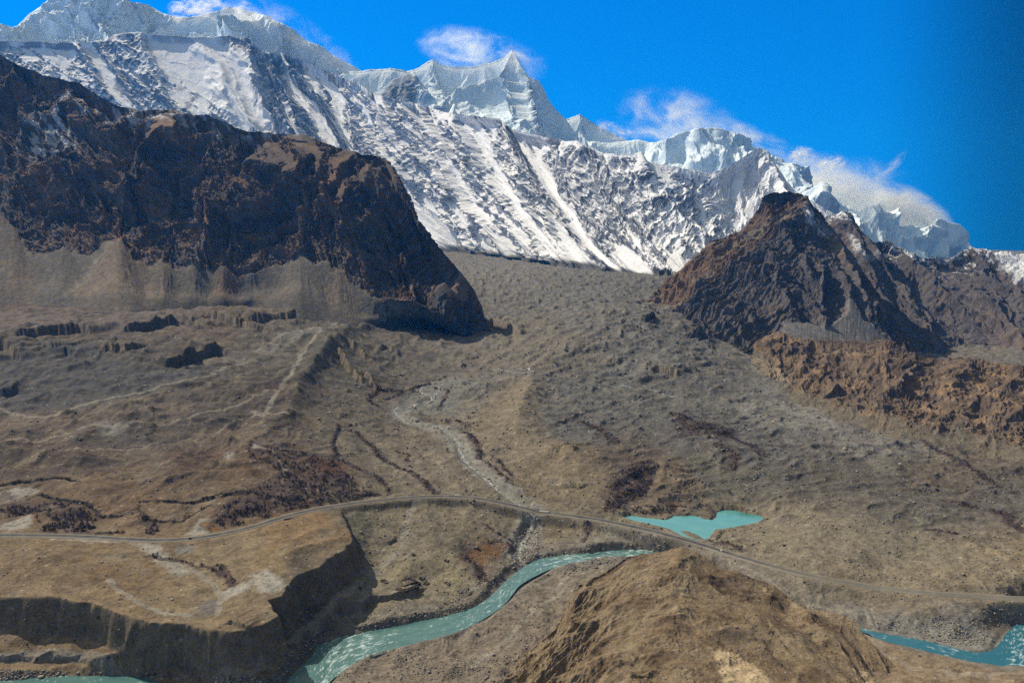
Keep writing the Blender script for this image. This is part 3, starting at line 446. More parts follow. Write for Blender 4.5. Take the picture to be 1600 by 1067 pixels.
def build_peaks():
    specs = [('snow_mountain', 'big ice covered massif on the left behind the snowy rock wall', [(-300,40),(-150,10),(-60,28),(0,42),(22,46),(45,24),(70,6),(90,-12),(150,-18),(172,-4),(200,5),(230,9),(255,22),(275,28),(310,26),(335,20),(355,12),(375,15),(395,20),(415,28),(440,37),(460,48),(480,65),(500,72),(520,86),(540,98),(560,108),(600,128),(660,160)], 13500, 150, 9500, 1),
     ('snow_mountain', 'pointed central snow peak with a long left shoulder', [(545,112),(565,112),(580,110),(610,107),(635,112),(645,110),(655,107),(668,97),(676,94),(690,102),(715,106),(745,104),(770,97),(790,90),(800,78),(808,90),(815,106),(822,118),(842,128),(850,140),(858,158),(870,174),(885,187),(895,184),(906,180),(925,192),(945,204),(962,212),(985,224),(1060,245),(1130,300)], 12500, 205, 8600, 2),
     ('snow_mountain', 'dark pointed spur with a snow flank below the central peak', [(560,150),(590,142),(610,128),(628,118),(645,111),(655,125),(668,142),(680,165),(700,190)], 10500, 190, 9300, 3),
     ('snow_mountain', 'rounded snow dome right of centre with spindrift on top', [(880,222),(920,222),(950,224),(975,221),(1000,219),(1022,225),(1040,222),(1060,216),(1085,211),(1110,207),(1128,212),(1145,217),(1165,222),(1182,232),(1205,243),(1222,248),(1232,262),(1242,285),(1250,300),(1300,345)], 9500, 290, 6400, 4),
     ('snow_mountain', 'far bright snow range sinking to the right behind the dark ridge', [(1180,262),(1215,262),(1240,268),(1262,276),(1290,280),(1306,290),(1318,291),(1330,302),(1350,304),(1375,310),(1392,320),(1415,330),(1440,345),(1448,356),(1462,352),(1474,350),(1480,366),(1492,371),(1503,382),(1512,396),(1530,410),(1600,440)], 11500, 440, 8000, 5)]
    for name, label, sky, D, by, bd, sd in specs:
        crest = [(x, y, D) for x, y in sky]; x0, x1 = sky[0][0], sky[-1][0]; shift = 60 if sd < 5 else 40
        foot = [(x0 + shift, max(by, sky[0][1] + 60), bd), ((x0 + x1) / 2 + shift, by + (max(by, sky[-1][1]) - by) * .5 + 30, bd), (x1 + shift, max(by, sky[-1][1]) + 80, bd)]
        nu = int((x1 - x0) * 1.15); P, U, V, nb = loft([crest, foot], nu, [330], back=(1800, 1500), jag=2.2); n = normals(P)
        wu = U + fbm(U / 1500, V / 1500, 4, seed=300 + sd) * 900; A_ = P[..., 0].astype(F32); B_ = (P[..., 2] * 1.2).astype(F32); A_ = A_ + fbm(A_ / 500, B_ / 500, 3, seed=299) * 200
        R = ridged(wu / 1700, V / 3400, 4, .5, 310 + sd * 7); R2 = ridged((A_ - B_ * .35) / 620, (B_ + A_ * .2) / 900, 6, .6, 330 + sd * 7); edge = sstep(0, 260, V)
        sc = {3: .55, 4: .8, 5: .7}.get(sd, 1.0)
        R3 = ridged(A_ / 210, B_ / 330, 5, .6, 345 + sd)
        ef = .05 + .95 * sstep(0, 650, V); d = ((R - 1) * 600 * ef + (R2 - 1) * 260 * (.06 + .94 * sstep(0, 420, V)) + (R3 - 1) * 60 * (.1 + .9 * edge) + fbm(U / 60, V / 60, 4, .6, 350) * 9) * sc
        if sd == 2: d = np.where(V > 0, d * .45, 0)
        else:
            d = ((R - .45) * 760 * (.03 + .97 * edge) + (R2 - .42) * 230 * (.06 + .94 * edge) + (R3 - .42) * 45 * (.2 + .8 * edge) + fbm(U / 60, V / 60, 4, .6, 350) * 9) * sc
            d = np.where(V > 0, np.minimum(d, V * .30), d * .2)
        Q = P + n * d[..., None]; nn = normals(Q); steep = 1 - nn[..., 2]
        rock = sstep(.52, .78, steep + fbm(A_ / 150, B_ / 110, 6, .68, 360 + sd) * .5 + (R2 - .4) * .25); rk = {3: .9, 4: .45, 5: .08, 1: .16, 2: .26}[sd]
        c = np.empty(P.shape, F32); c[:] = (.80, .91, 1.0); c = cmix(c, (.26, .36, .52), rock * rk)  # blue of distant haze painted into the snow and rock colour
        if sd == 3: c = cmix(c, (.12, .11, .11), mounts_mask(P, [[(608,130),(640,112),(648,125),(655,150),(640,168),(590,160)]], 4, fbm(U / 200, V / 200, 3, seed=371), 6) * .8)
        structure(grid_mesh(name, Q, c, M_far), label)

def build_massif():
    crest = [(-250,20,4600),(-120,50,4500),(0,86,4350),(15,95,4330),(40,107,4300),(62,116,4270),(85,122,4250),(110,126,4220),(128,132,4180),(150,148,4080),(180,164,3980),(215,173,3900),(260,172,3860),(290,179,3820),(325,180,3780),(345,189,3720),(370,199,3680),(400,208,3620),(430,207,3580),(455,210,3540),(480,214,3500),(500,222,3460),(530,232,3380),(560,241,3300),(578,242,3250),(590,244,3200),(602,250,3150),(612,266,3080),(622,290,3020),(640,315,2990),(655,345,2970),(675,371,2950),(700,401,2930),(725,432,2920),(742,456,2910),(755,481,2900),(762,505,2890),(785,540,2850)]
    shoulder = [(-250,120,4250),(-120,160,4150),(0,200,4000),(60,190,3980),(110,200,3900),(150,205,3820),(200,215,3720),(260,215,3660),(320,230,3560),(380,245,3470),(430,235,3420),(480,240,3370),(540,262,3260),(590,300,3100),(620,345,3000),(650,390,2950),(690,430,2910),(720,465,2880),(745,492,2860),(775,545,2820)]
    cliff = [(-250,340,3300),(-120,330,3300),(0,332,3260),(20,352,3200),(42,390,3060),(70,396,3030),(95,384,3010),(128,396,2960),(150,384,2970),(186,368,2980),(212,398,2930),(232,416,2890),(255,408,2890),(280,420,2870),(305,412,2880),(328,424,2860),(350,414,2870),(372,430,2850),(398,422,2850),(440,412,2850),(470,402,2850),(510,404,2820),(532,424,2780),(570,458,2680),(600,466,2640),(640,468,2610),(690,492,2560),(740,520,2640),(770,550,2680)]
    foot = [(-250,485,2800),(-120,478,2800),(0,474,2790),(100,480,2760),(200,486,2700),(300,482,2710),(400,478,2700),(460,484,2640),(510,500,2540),(560,508,2500),(620,512,2480),(690,514,2480),(740,526,2590),(765,556,2660)]
    foot = grounded(foot); low = [(x, y + 16, d - 30) for x, y, d in foot]; crest = [(x, y, d - 170) for x, y, d in crest]; shoulder = [(x, y, d - 180) for x, y, d in shoulder]
    P, U, V, nb = loft([crest, shoulder, cliff, foot, low], 1050, [110, 380, 130, 6], back=(900, 260), vsm=8, jag=4.); n = normals(P); px, py = project(P)
    nr = P.shape[0]; r = (np.arange(nr) - nb)[:, None] * np.ones((1, P.shape[1])); isc = sstep(480, 500, r + fbm(U / 60, V / 400, 4, seed=402) * 26) ; talus = isc.astype(F32)
    wu = U + fbm(U / 260, V / 260, 4, seed=401) * 110; wv = V + fbm(U / 200, V / 200, 3, seed=403) * 90
    leftpart = sstep(160, 40, px + (py - 300) * .25)
    big = ridged((wu + V * .25) / 430, wv / 1100, 3, .5, 410); med = ridged((wu + V * .3) / 130, wv / 230, 6, .62, 420); fine = fbm(U / 26, V / 22, 5, .68, 430) + (ridged((wu + V * .1) / 30, wv / 95, 4, .6, 431) - .45) * 1.3
    vt = sstep(600, 500, r); cone = np.zeros(P.shape[:2], F32); ang = np.zeros(P.shape[:2], F32); cid = np.zeros(P.shape[:2], F32); tt = np.clip((r - 485) / 130, 0, 1); pw = px + fbm(U / 70, V / 70, 3, seed=405) * 7
    for ci, (ax, w_) in enumerate(((-60, 70), (20, 48), (95, 52), (186, 60), (255, 36), (305, 34), (350, 34), (398, 36), (470, 62), (532, 40), (600, 44), (660, 44))):
        wp = w_ * (.22 + 1.05 * tt); q = np.clip(1 - np.abs(pw - ax) / wp, 0, 1) * wp / 40; k_ = q > cone; cone = np.where(k_, q, cone); ang = np.where(k_, (pw - ax) / wp, ang); cid = np.where(k_, ci, cid)
    cl = (1 - talus); e = .25 + .75 * sstep(0, 60, V)
    d = cl * ((big - .5) * 150 * e * (1 - .7 * sstep(330, 480, r)) + (med - .42) * 62 * e * (1 - .5 * sstep(380, 490, r)) * (1 - .4 * leftpart) + fine * 13) + talus * sstep(622, 570, r) * (cone * 15 + fbm(ang * 5 + cid * 7.3, V / 260 + cid, 4, .6, 450) * 3.0 * np.minimum(1, tt * 3) + fbm(U / 9, V / 14, 3, .6, 451) * .8 - 14 * sstep(490, 560, r) * sstep(625, 560, r))
    d = np.where(V > 0, np.minimum(d, V * .16), d * .2); Q = P + n * d[..., None]; nn = normals(Q); steep = 1 - nn[..., 2]
    a = fbm(wu / 170, V / 300, 5, .6, 460); b = fbm(U / 40, V / 60, 4, .6, 470)
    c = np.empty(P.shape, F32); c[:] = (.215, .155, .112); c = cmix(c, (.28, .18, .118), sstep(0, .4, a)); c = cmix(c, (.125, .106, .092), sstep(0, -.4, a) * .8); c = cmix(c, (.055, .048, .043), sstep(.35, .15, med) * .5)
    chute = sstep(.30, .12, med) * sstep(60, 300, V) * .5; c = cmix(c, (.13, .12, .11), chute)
    scree = mounts_mask(P, [[(-300,290),(0,250),(60,180),(110,155),(90,210),(60,250),(30,290),(5,340),(-300,420)]], 14, fbm(U / 90, V / 160, 4, seed=475), 26) * sstep(.1, -.15, fbm((U + V * .7) / 60, (V - U) / 420, 4, .6, 476))
    c = cmix(c, (.17, .155, .13), scree * .8)
    top = sstep(70, 10, V) * sstep(.35, .1, steep + b * .15); c = cmix(c, (.135, .108, .080), top * .8)
    snow = mounts_mask(P, [[(80,135),(150,152),(215,178),(290,182),(340,192),(340,200),(270,192),(200,195),(140,175),(100,160)], [(55,180),(100,170),(120,230),(60,260),(30,240)]], 8, b, 10) * sstep(.08, .28, b + .12); snow = np.maximum(snow, sstep(30, 0, V) * sstep(120, 300, px) * sstep(520, 440, px) * sstep(.05, .3, b + .08) * .8)
    c = cmix(c, (.75, .76, .78), snow * .8)
    t2 = fbm(ang * 6 + cid * 7.3, V / 420 + cid, 5, .66, 480) * .8 + .3 * b + .25 * np.sin(cid * 2.3); tc = np.empty(P.shape, F32); tc[:] = (.165, .142, .110); tc = cmix(tc, (.20, .150, .105), sstep(0, .4, t2) * .7); tc = cmix(tc, (.135, .122, .10), sstep(0, -.4, t2) * .6)
    cm = mounts_mask(P, [[(186,366),(215,400),(245,462),(105,466),(150,405)]], 5, b, 5); tc = cmix(tc, (.235, .180, .130), cm * .75); tc = cmix(tc, (.27, .235, .185), mounts_mask(P, [[(186,366),(160,400),(112,462),(100,466),(148,402)]], 4, b, 5) * .7)  # sunlit cone and its bright left edge painted into the scree colour
    tc = cmix(tc, (.25, .16, .105), mounts_mask(P, [[(345,425),(375,430),(372,455),(335,462)]], 5, b, 5) * .7); tc = cmix(tc, (.26, .24, .20), sstep(.22, .5, fbm(ang * 11 + cid * 3.7, V / 500 + cid, 4, .6, 491)) * .5)
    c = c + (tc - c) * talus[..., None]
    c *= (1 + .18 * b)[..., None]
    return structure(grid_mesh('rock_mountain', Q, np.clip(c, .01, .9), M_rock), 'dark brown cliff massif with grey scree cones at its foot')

def build_hill():
    crest = [(1008,478,3150),(1014,466,3200),(1022,456,3230),(1040,440,3280),(1060,425,3300),(1090,396,3330),(1110,379,3340),(1140,370,3350),(1160,358,3350),(1178,338,3330),(1185,325,3320),(1190,311,3310),(1203,303,3300),(1225,301,3290),(1246,303,3280),(1262,309,3260),(1270,322,3240),(1282,332,3220),(1290,345,3200),(1312,372,3150),(1335,402,3080),(1360,440,2980),(1385,480,2860),(1405,515,2750),(1430,556,2620),(1450,585,2560)]
    arete = [(1012,488,2950),(1030,487,2930),(1080,452,2970),(1120,428,3000),(1150,410,3020),(1190,378,3060),(1225,350,3100),(1262,332,3150),(1292,372,3090),(1320,408,3000),(1345,445,2900),(1372,490,2780),(1400,530,2690),(1422,562,2580),(1440,590,2530)]
    mid = [(1010,493,2850),(1040,500,2800),(1090,492,2780),(1140,478,2780),(1190,462,2790),(1240,455,2780),(1290,452,2770),(1330,475,2720),(1370,515,2640),(1415,565,2540),(1436,592,2510)]
    foot = [(1008,498,2800),(1040,512,2700),(1080,528,2620),(1120,545,2500),(1160,560,2400),(1220,560,2420),(1300,560,2450),(1360,565,2450),(1410,580,2470),(1432,598,2480)]; foot[:4] = grounded(foot[:4])
    low = [(x, y + 16, d - 30) for x, y, d in foot]
    P, U, V, nb = loft([crest, arete, mid, foot, low], 620, [110, 150, 110, 5], back=(500, 250), vsm=5, jag=6.); n = normals(P); px, py = project(P)
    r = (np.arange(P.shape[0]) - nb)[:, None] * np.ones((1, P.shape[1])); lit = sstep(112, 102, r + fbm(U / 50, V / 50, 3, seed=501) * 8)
    wu = U + fbm(U / 120, V / 120, 4, seed=502) * 45; big = ridged((wu - V * .5) / 210, (V + U * .35) / 420, 3, .5, 510); s_ = fbm(U / 90, V / 90, 4, seed=503) * 22; med = ridged((V * .85 + U * .52 + s_) / 40, (U * .85 - V * .52) / 190, 6, .62, 520); fine = fbm(U / 13, V / 11, 5, .66, 530) + (ridged((V * .85 + U * .52 + s_) / 11, (U - V * .5) / 40, 3, .6, 531) - .45) * .9
    scr = mounts_mask(P, [[(1205,560),(1225,505),(1262,500),(1290,508),(1318,490),(1332,455),(1340,470),(1352,500),(1388,520),(1410,560)]], 5, fbm(U / 60, V / 60, 3, seed=540), 7)
    e = .3 + .7 * sstep(0, 30, V); d = (1 - scr) * ((big - .5) * 62 * e + (med - .42) * 24 * e + fine * 5.5) + scr * fbm(U / 20, V / 100, 3, seed=545) * 1.2
    d = np.where(V > 0, np.minimum(d, V * .16), d * .2); Q = P + n * d[..., None]; a = fbm((wu - V * .6) / 90, V / 150, 5, .6, 550); b = fbm(U / 18, V / 24, 4, .6, 560)
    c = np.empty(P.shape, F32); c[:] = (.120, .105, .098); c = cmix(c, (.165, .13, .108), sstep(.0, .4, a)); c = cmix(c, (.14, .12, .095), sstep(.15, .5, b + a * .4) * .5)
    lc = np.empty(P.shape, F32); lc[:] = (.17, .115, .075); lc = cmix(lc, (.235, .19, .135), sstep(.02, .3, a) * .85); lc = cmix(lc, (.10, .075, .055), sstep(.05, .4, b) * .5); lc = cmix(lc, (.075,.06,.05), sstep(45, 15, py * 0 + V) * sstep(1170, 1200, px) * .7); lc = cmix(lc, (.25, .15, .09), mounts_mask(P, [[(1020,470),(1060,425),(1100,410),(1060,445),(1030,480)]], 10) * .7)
    c = c + (lc - c) * lit[..., None]; lowz = sstep(505, 535, py + b * 20 + (px - 1100) * .0) * sstep(1190, 1150, px); c = cmix(c, (.17, .15, .11), lowz * .8)  # sunlight on the left flank painted in as a lighter brown
    c = cmix(c, (.20, .185, .170), scr); sn = mounts_mask(P, [[(1260,318),(1275,332),(1292,350),(1304,366),(1285,358),(1262,345),(1256,330)]], 4, b, 6) * sstep(-.25, .05, b); c = cmix(c, (.8, .8, .82), sn * .9)
    ln = sstep(3.5, 1, seg_dist((px + b * 3).astype(F32), (py + b * 3).astype(F32), [(1298,350),(1320,380),(1350,420),(1385,470),(1400,500)])[0]); c = cmix(c, (.28, .26, .24), ln * .7)
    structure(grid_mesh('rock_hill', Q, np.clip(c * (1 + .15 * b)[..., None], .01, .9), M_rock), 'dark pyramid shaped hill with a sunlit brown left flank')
    # dark ridge behind it, running out of the picture
    crest = [(1250,330,4000),(1275,340,3950),(1292,344,3900),(1302,336,3880),(1320,331,3850),(1332,337,3830),(1345,358,3800),(1362,375,3780),(1372,378,3760),(1388,373,3740),(1403,384,3720),(1420,395,3700),(1445,404,3680),(1478,408,3660),(1492,402,3640),(1508,392,3620),(1522,387,3600),(1540,389,3580),(1556,396,3560),(1575,396,3550),(1600,399,3540),(1680,404,3500),(1800,420,3400)]
    foot = [(1330,560,2900),(1420,575,2850),(1500,590,2800),(1600,600,2750),(1850,640,2600)]; low = [(x, y + 20, d - 40) for x, y, d in foot]
    P, U, V, nb = loft([crest, foot, low], 640, [300, 5], back=(600, 350), vsm=5, jag=7.); n = normals(P); px, py = project(P)
    wu = U + fbm(U / 160, V / 160, 4, seed=602) * 60; big = ridged((wu - V * .25) / 240, V / 1100, 3, .5, 610); med = ridged((wu - V * .22) / 62, V / 420, 6, .62, 620); fine = fbm(U / 15, V / 15, 5, .66, 630); e = .3 + .7 * sstep(0, 40, V)
    d = (big - .5) * 95 * e + (med - .42) * 34 * e + fine * 6; d = np.where(V > 0, np.minimum(d, V * .16), d * .2); Q = P + n * d[..., None]; steep = 1 - normals(Q)[..., 2]; a = fbm(wu / 80, V / 400, 5, .6, 640); b = fbm(U / 20, V / 26, 4, .6, 650)
    c = np.empty(P.shape, F32); c[:] = (.115, .100, .097); c = cmix(c, (.155, .12, .10), sstep(0, .4, a)); c = cmix(c, (.155, .13, .11), sstep(.42, .2, med) * sstep(100, 350, V) * .7)
    sn = sstep(.40, .58, b * .55 + .55 - V / 330 + (.3 - steep) * .6 - (med - .4) * .5); sn = np.maximum(sn, mounts_mask(P, [[(1555,395),(1620,395),(1680,470),(1590,440),(1565,410)], [(1330,372),(1345,395),(1362,408),(1345,405),(1332,385)]], 6, b, 8)); c = cmix(c, (.78, .79, .82), sn * .85)
    structure(grid_mesh('rock_ridge', Q, np.clip(c * (1 + .15 * b)[..., None], .01, .9), M_rock), 'dark ridge with snow streaks behind the pyramid shaped hill')

def build_brown_ridge():
    crest = [(1168,552,2500),(1180,535,2480),(1200,522,2450),(1218,520,2420),(1245,530,2380),(1270,534,2350),(1300,532,2320),(1330,534,2280),(1360,535,2240),(1385,532,2200),(1400,540,2180),(1425,552,2150),(1460,560,2120),(1500,558,2080),(1540,566,2040),(1570,572,2010),(1600,573,1980),(1700,590,1900),(1850,610,1800)]
    foot = [(1172,570,2380),(1190,590,2200),(1230,612,2060),(1300,648,1840),(1370,672,1720),(1440,690,1640),(1520,702,1580),(1600,716,1530),(1850,770,1400)]; foot = [(x, y + 4, d) for x, y, d in foot]; foot = foot[:1] + grounded(foot[1:8]) + foot[8:]; low = [(x, y + 25, d - 20) for x, y, d in foot]
    P, U, V, nb = loft([crest, foot, low], 700, [260, 8], back=(350, 60), vsm=4, jag=6.); n = normals(P); px, py = project(P)
    wu = U + fbm(U / 80, V / 80, 4, seed=702) * 32; big = ridged((wu + V * .35) / 130, V / 420, 3, .5, 710); med = ridged((wu + V * .4) / 42, V / 90, 5, .6, 720); fine = fbm(U / 8, V / 9, 4, .6, 730); e = .3 + .7 * sstep(0, 25, V); Vn = V / V[-9]
    ap = sstep(.72, .95, Vn + fbm(U / 60, V / 60, 3, seed=740) * .2)
    d = ((big - .5) * 30 * e + (med - .42) * 9 * e + fine * 2.6 + (ridged((wu + V * .3) / 15, V / 70, 4, .6, 745) - .4) * 6) * (1 - .75 * ap); d = np.where(V > 0, np.minimum(d, V * .16), d * .2); Q = P + n * d[..., None]; a = fbm(wu / 55, V / 110, 5, .6, 750); b = fbm(U / 12, V / 14, 4, .6, 760)
    c = np.empty(P.shape, F32); c[:] = (.180, .130, .088); c = cmix(c, (.31, .205, .118), sstep(.0, .4, a)); c = cmix(c, (.12, .085, .06), sstep(.0, -.35, a) * .8); c = cmix(c, (.10, .07, .05), sstep(.1, .5, b) * .5)
    c = cmix(c, (.175, .15, .105), ap * .9); c = cmix(c, (.33, .30, .22), mounts_mask(P, [[(1170,560),(1185,548),(1235,580),(1235,605),(1205,595)]], 6, b, 8) * sstep(-.2, .2, b) * .7)
    structure(grid_mesh('brown_ridge', Q, np.clip(c * (1 + .2 * b)[..., None], .01, .9), M_rock), 'low orange brown rock ridge along the right edge of the glacier')

def build_knoll():
    crest = [(690,1110,780),(735,1070,818),(770,1050,848),(830,1015,888),(868,985,922),(880,960,955),(893,935,970),(905,915,985),(925,905,1000),(950,891,1015),(980,872,1030),(1000,866,1035),(1015,864,1035),(1035,862,1030),(1065,854,1030),(1085,862,1025),(1100,872,1018),(1120,884,1010),(1150,893,1000),(1180,906,990),(1210,916,980),(1235,938,965),(1260,948,955),(1290,954,945),(1318,960,935),(1332,970,925),(1350,990,905),(1375,1018,880),(1395,1038,860),(1412,1056,845),(1450,1090,820)]
    mid = [(650,1150,715),(760,1115,750),(880,1040,830),(940,980,890),(1000,950,910),(1065,945,905),(1130,955,895),(1200,975,880),(1270,1000,860),(1330,1025,845),(1380,1060,825),(1450,1110,800)]
    low = [(560,1260,640),(800,1230,660),(1000,1160,700),(1200,1140,710),(1350,1150,720),(1500,1190,720)]; bot = [(400,1700,380),(900,1650,380),(1600,1700,380)]
    P, U, V, nb = loft([crest, mid, low, bot], 900, [200, 260, 60], back=(70, 90), vsm=16, jag=4.); n = normals(P); px, py = project(P)
    wu = U + fbm(U / 60, V / 60, 4, seed=802) * 26; big = fbm(wu / 70, V / 60, 3, .5, 810); med = ridged((wu + V * .2) / 48, V / 40, 4, .5, 820); fine = fbm(U / 5, V / 5, 4, .6, 830); e = .4 + .6 * sstep(0, 20, V); l = sstep(960, 880, px)
    d = (ridged(wu / 44, V / 36, 5, .5, 817) - .42) * 5.5 * e * sstep(-.15, .25, fbm(wu / 80, V / 80, 3, seed=818)) + big * 9 * e + (ridged(wu / 105, V / 90, 3, .45, 815) - .4) * 8 * e + (med - .4) * 2.4 * e * (1 + 1.4 * l) + fine * 1.3 * (1 + .6 * l) * (.3 + 1.1 * sstep(-.1, .3, fbm(wu / 60, V / 60, 4, .6, 852))); d = np.where(V > 0, np.minimum(d, V * .16), d * .2); Q = P + n * d[..., None]; a = fbm(wu / 45, V / 45, 5, .6, 850); b = fbm(U / 7, V / 6, 4, .6, 860)
    c = np.empty(P.shape, F32); c[:] = (.205, .148, .088); c = cmix(c, (.255, .195, .122), sstep(.0, -.35, a) * .8); c = cmix(c, (.125, .082, .046), sstep(.0, .35, a + .35 * b) * .85); c = cmix(c, (.085, .058, .036), sstep(.25, .6, b + a * .5) * .7); c = cmix(c, (.26, .20, .12), l * sstep(0, .4, b) * .6)
    c = cmix(c, (.50, .38, .23), mounts_mask(P, [[(1112,1008),(1150,1012),(1190,1040),(1215,1068),(1130,1067),(1118,1030)], [(1345,1042),(1362,1050),(1378,1068),(1350,1066)]], 5, b, 10) * .8)
    c = c * (1 + .22 * b)[..., None]
    global KN; KN = Q[nb + 2:nb + 430, 60:-60].reshape(-1, 3)
    structure(grid_mesh('near_hill', Q, np.clip(c, .01, .9), M_near), 'brown sandy hill in the foreground above the river')

def zq(x, y):
    """height of the built valley floor"""
    x = np.atleast_1d(np.asarray(x, float)); y = np.atleast_1d(np.asarray(y, float)); i = np.clip(np.searchsorted(GD, y) - 1, 0, len(GD) - 2); t = x / y; j = np.clip(np.searchsorted(GT, t) - 1, 0, len(GT) - 2)
    a = np.clip((y - GD[i]) / (GD[i+1] - GD[i]), 0, 1); b = np.clip((t - GT[j]) / (GT[j+1] - GT[j]), 0, 1)
    return (GZ[i, j] * (1-b) + GZ[i, j+1] * b) * (1-a) + (GZ[i+1, j] * (1-b) + GZ[i+1, j+1] * b) * a
def hitg(px, py): return hit(px, py, lambda X, Y: zq(X.ravel(), Y.ravel()).reshape(X.shape))
def ribbon(L, R, step, nc):
    """two banks -> dense grid of points (along, across) with running length"""
    L = catmull(np.array(L), 4); R = catmull(np.array(R), 4); C = (L + R) / 2; s = np.concatenate([[0], np.cumsum(np.hypot(*np.diff(C, axis=0).T))]); u = np.arange(0, s[-1], step)
    l = np.stack([np.interp(u, s, L[:, k]) for k in (0, 1)], -1); r = np.stack([np.interp(u, s, R[:, k]) for k in (0, 1)], -1); t = np.linspace(-.13, 1.13, nc)[None, :, None]
    return l[:, None] * (1 - t) + r[:, None] * t, u[:, None] * np.ones((1, nc)), np.hypot(*(l - r).T)[:, None] * (t[..., 0] - .5)
def water_mat(name, rough, bump):
    m, nt, b = newmat(name); Lk = nt.links.new; at = N(nt, 'ShaderNodeAttribute', attribute_name='tint'); tc = N(nt, 'ShaderNodeTexCoord'); n = N(nt, 'ShaderNodeTexNoise', Scale=.5, Detail=3.0); Lk(tc.outputs['Object'], n.inputs['Vector'])
    bp = N(nt, 'ShaderNodeBump', Strength=bump, Distance=.5); Lk(n.outputs[0], bp.inputs['Height']); Lk(bp.outputs[0], b.inputs['Normal']); Lk(at.outputs['Color'], b.inputs['Base Color']); b.inputs['Roughness'].default_value = rough; return m
def build_water():
    P, U, A = ribbon(RIVL, RIVR, 1.3, 44); x, y = P[..., 0], P[..., 1]
    px, py = project(np.concatenate([P, np.zeros(P.shape[:2] + (1,))], -1)); wa = A + fbm(U / 30, A / 14, 3, seed=901) * 6
    f = fbm(U / 16, wa / 2.6, 5, .66, 902) + .7 * ridged(U / 14, wa / 6, 4, .6, 903) - .35
    rap = np.clip(sstep(475, 530, px) * sstep(640, 540, px) * 1.0 + sstep(830, 870, px) * sstep(1120, 1060, px) * 1.1 + .38 * sstep(640, 700, px) * sstep(860, 800, px) + .5 * sstep(1440, 1480, px) * sstep(1540, 1500, px) + .9 * sstep(1560, 1590, px) + .55 + .4 * fbm(U / 120, A / 60, 2, seed=904), 0, 1.3)
    foam = sstep(.46, .92, f + rap * .46) * .92
    z = RZ + .12 * f + foam * .15; c = np.empty(P.shape[:2] + (3,), F32); c[:] = (.085, .185, .165); c = cmix(c, (.05, .125, .12), sstep(-.1, .4, fbm(U / 40, A / 9, 3, seed=905)) * .7); c = cmix(c, (.012, .13, .19), sstep(1250, 1400, px) * .8); c = cmix(c, (.62, .72, .72), foam * .9)
    structure(grid_mesh('river', np.concatenate([P, z[..., None]], -1), c, water_mat('river water', .25, .5)), 'turquoise mountain river with white rapids')
    # lake
    a = np.array(LAKE); xs = np.arange(a[:, 0].min() - 8, a[:, 0].max() + 8, 1.5); ys = np.arange(a[:, 1].min() - 8, a[:, 1].max() + 8, 1.5); X, Y = np.meshgrid(xs, ys); c = np.empty(X.shape + (3,), F32); c[:] = (.105, .33, .325)
    sd = poly_sd(X.astype(F32), Y.astype(F32), LAKE); n = fbm(X / 30, Y / 22, 4, seed=911); c = cmix(c, (.14, .37, .355), sstep(-.1, .4, n) * .8); c = cmix(c, (.12, .34, .30), sstep(5, 0, sd) * .6)
    g = at_z(1167, 803, LAKE_Z); c = cmix(c, (.02, .17, .13), np.exp(-(((X - g[0]) / 13) ** 2 + ((Y - g[1]) / 16) ** 2)) * .8)
    o = grid_mesh('lake', np.stack([X, Y, np.full(X.shape, LAKE_Z)], -1), c, water_mat('lake water', .12, .06)); structure(o, 'small bright turquoise lake beside the road')
    import bmesh
    bm = bmesh.new(); bm.from_mesh(o.data); sf = sd.ravel(); bm.verts.ensure_lookup_table(); bmesh.ops.delete(bm, geom=[v for v in bm.verts if sf[v.index] < -7], context='VERTS'); bm.to_mesh(o.data); bm.free()
    # meltwater stream
    def stream(name, pts, w, lab, k=1.):
        C = catmull(np.array(pts), 10); s = np.concatenate([[0], np.cumsum(np.hypot(*np.diff(C, axis=0).T))]); u = np.arange(0, s[-1], 1.6); c0 = np.stack([np.interp(u, s, C[:, i]) for i in (0, 1)], -1); c0[:, 0] += fbm(u / 30, u * 0, 3, seed=921) * 9; c0[:, 1] += fbm(u / 36, u * 0, 3, seed=922) * 9
        t = np.gradient(c0, axis=0); t /= np.linalg.norm(t, axis=1, keepdims=True); nrm = np.stack([-t[:, 1], t[:, 0]], -1); ww = w * (.75 + .8 * np.clip(fbm(u / 40, u * 0 + 4, 3, seed=923) + .3, 0, 1)); q = np.linspace(-1, 1, 7)
        P = c0[:, None] + nrm[:, None] * (ww[:, None] * q[None])[..., None]; zc = zq(c0[:, 0], c0[:, 1]); zc = smooth1(zc, 9) + .7; z = np.maximum(zc[:, None] - .5 * q[None] ** 2, zq(P[..., 0].ravel(), P[..., 1].ravel()).reshape(P.shape[:2]) + .12 - .8 * (np.abs(q) > .9)[None])
        f = fbm(u[:, None] / 9 + q * 0, q[None] * 1.2 + u[:, None] * 0, 3, .6, 925); c = np.empty(P.shape[:2] + (3,), F32); c[:] = (.22, .22, .20); c = cmix(c, (.52, .54, .52), sstep(.0, .4, f) * k); c = cmix(c, (.15, .145, .13), sstep(.0, -.3, f))
        structure(grid_mesh(name, np.concatenate([P, z[..., None]], -1), c, M_stream), lab)
    stream('stream', STREAM[1], 2.6, 'pale braided meltwater stream running down to the road bridge')
    stream('stream', W([(676,625),(684,612),(686,606),(680,600)]), 2.2, 'short side arm of the meltwater stream on the gravel flat')
    stream('stream', W([(762,576),(790,577),(812,578),(835,582)]), 3.5, 'pale wet patch on the glacier foot above the stream'); stream('stream', W([(950,602),(985,606),(1012,608),(1030,612),(1060,618)]), 3.2, 'pale water streaks below the dark ice cliff')
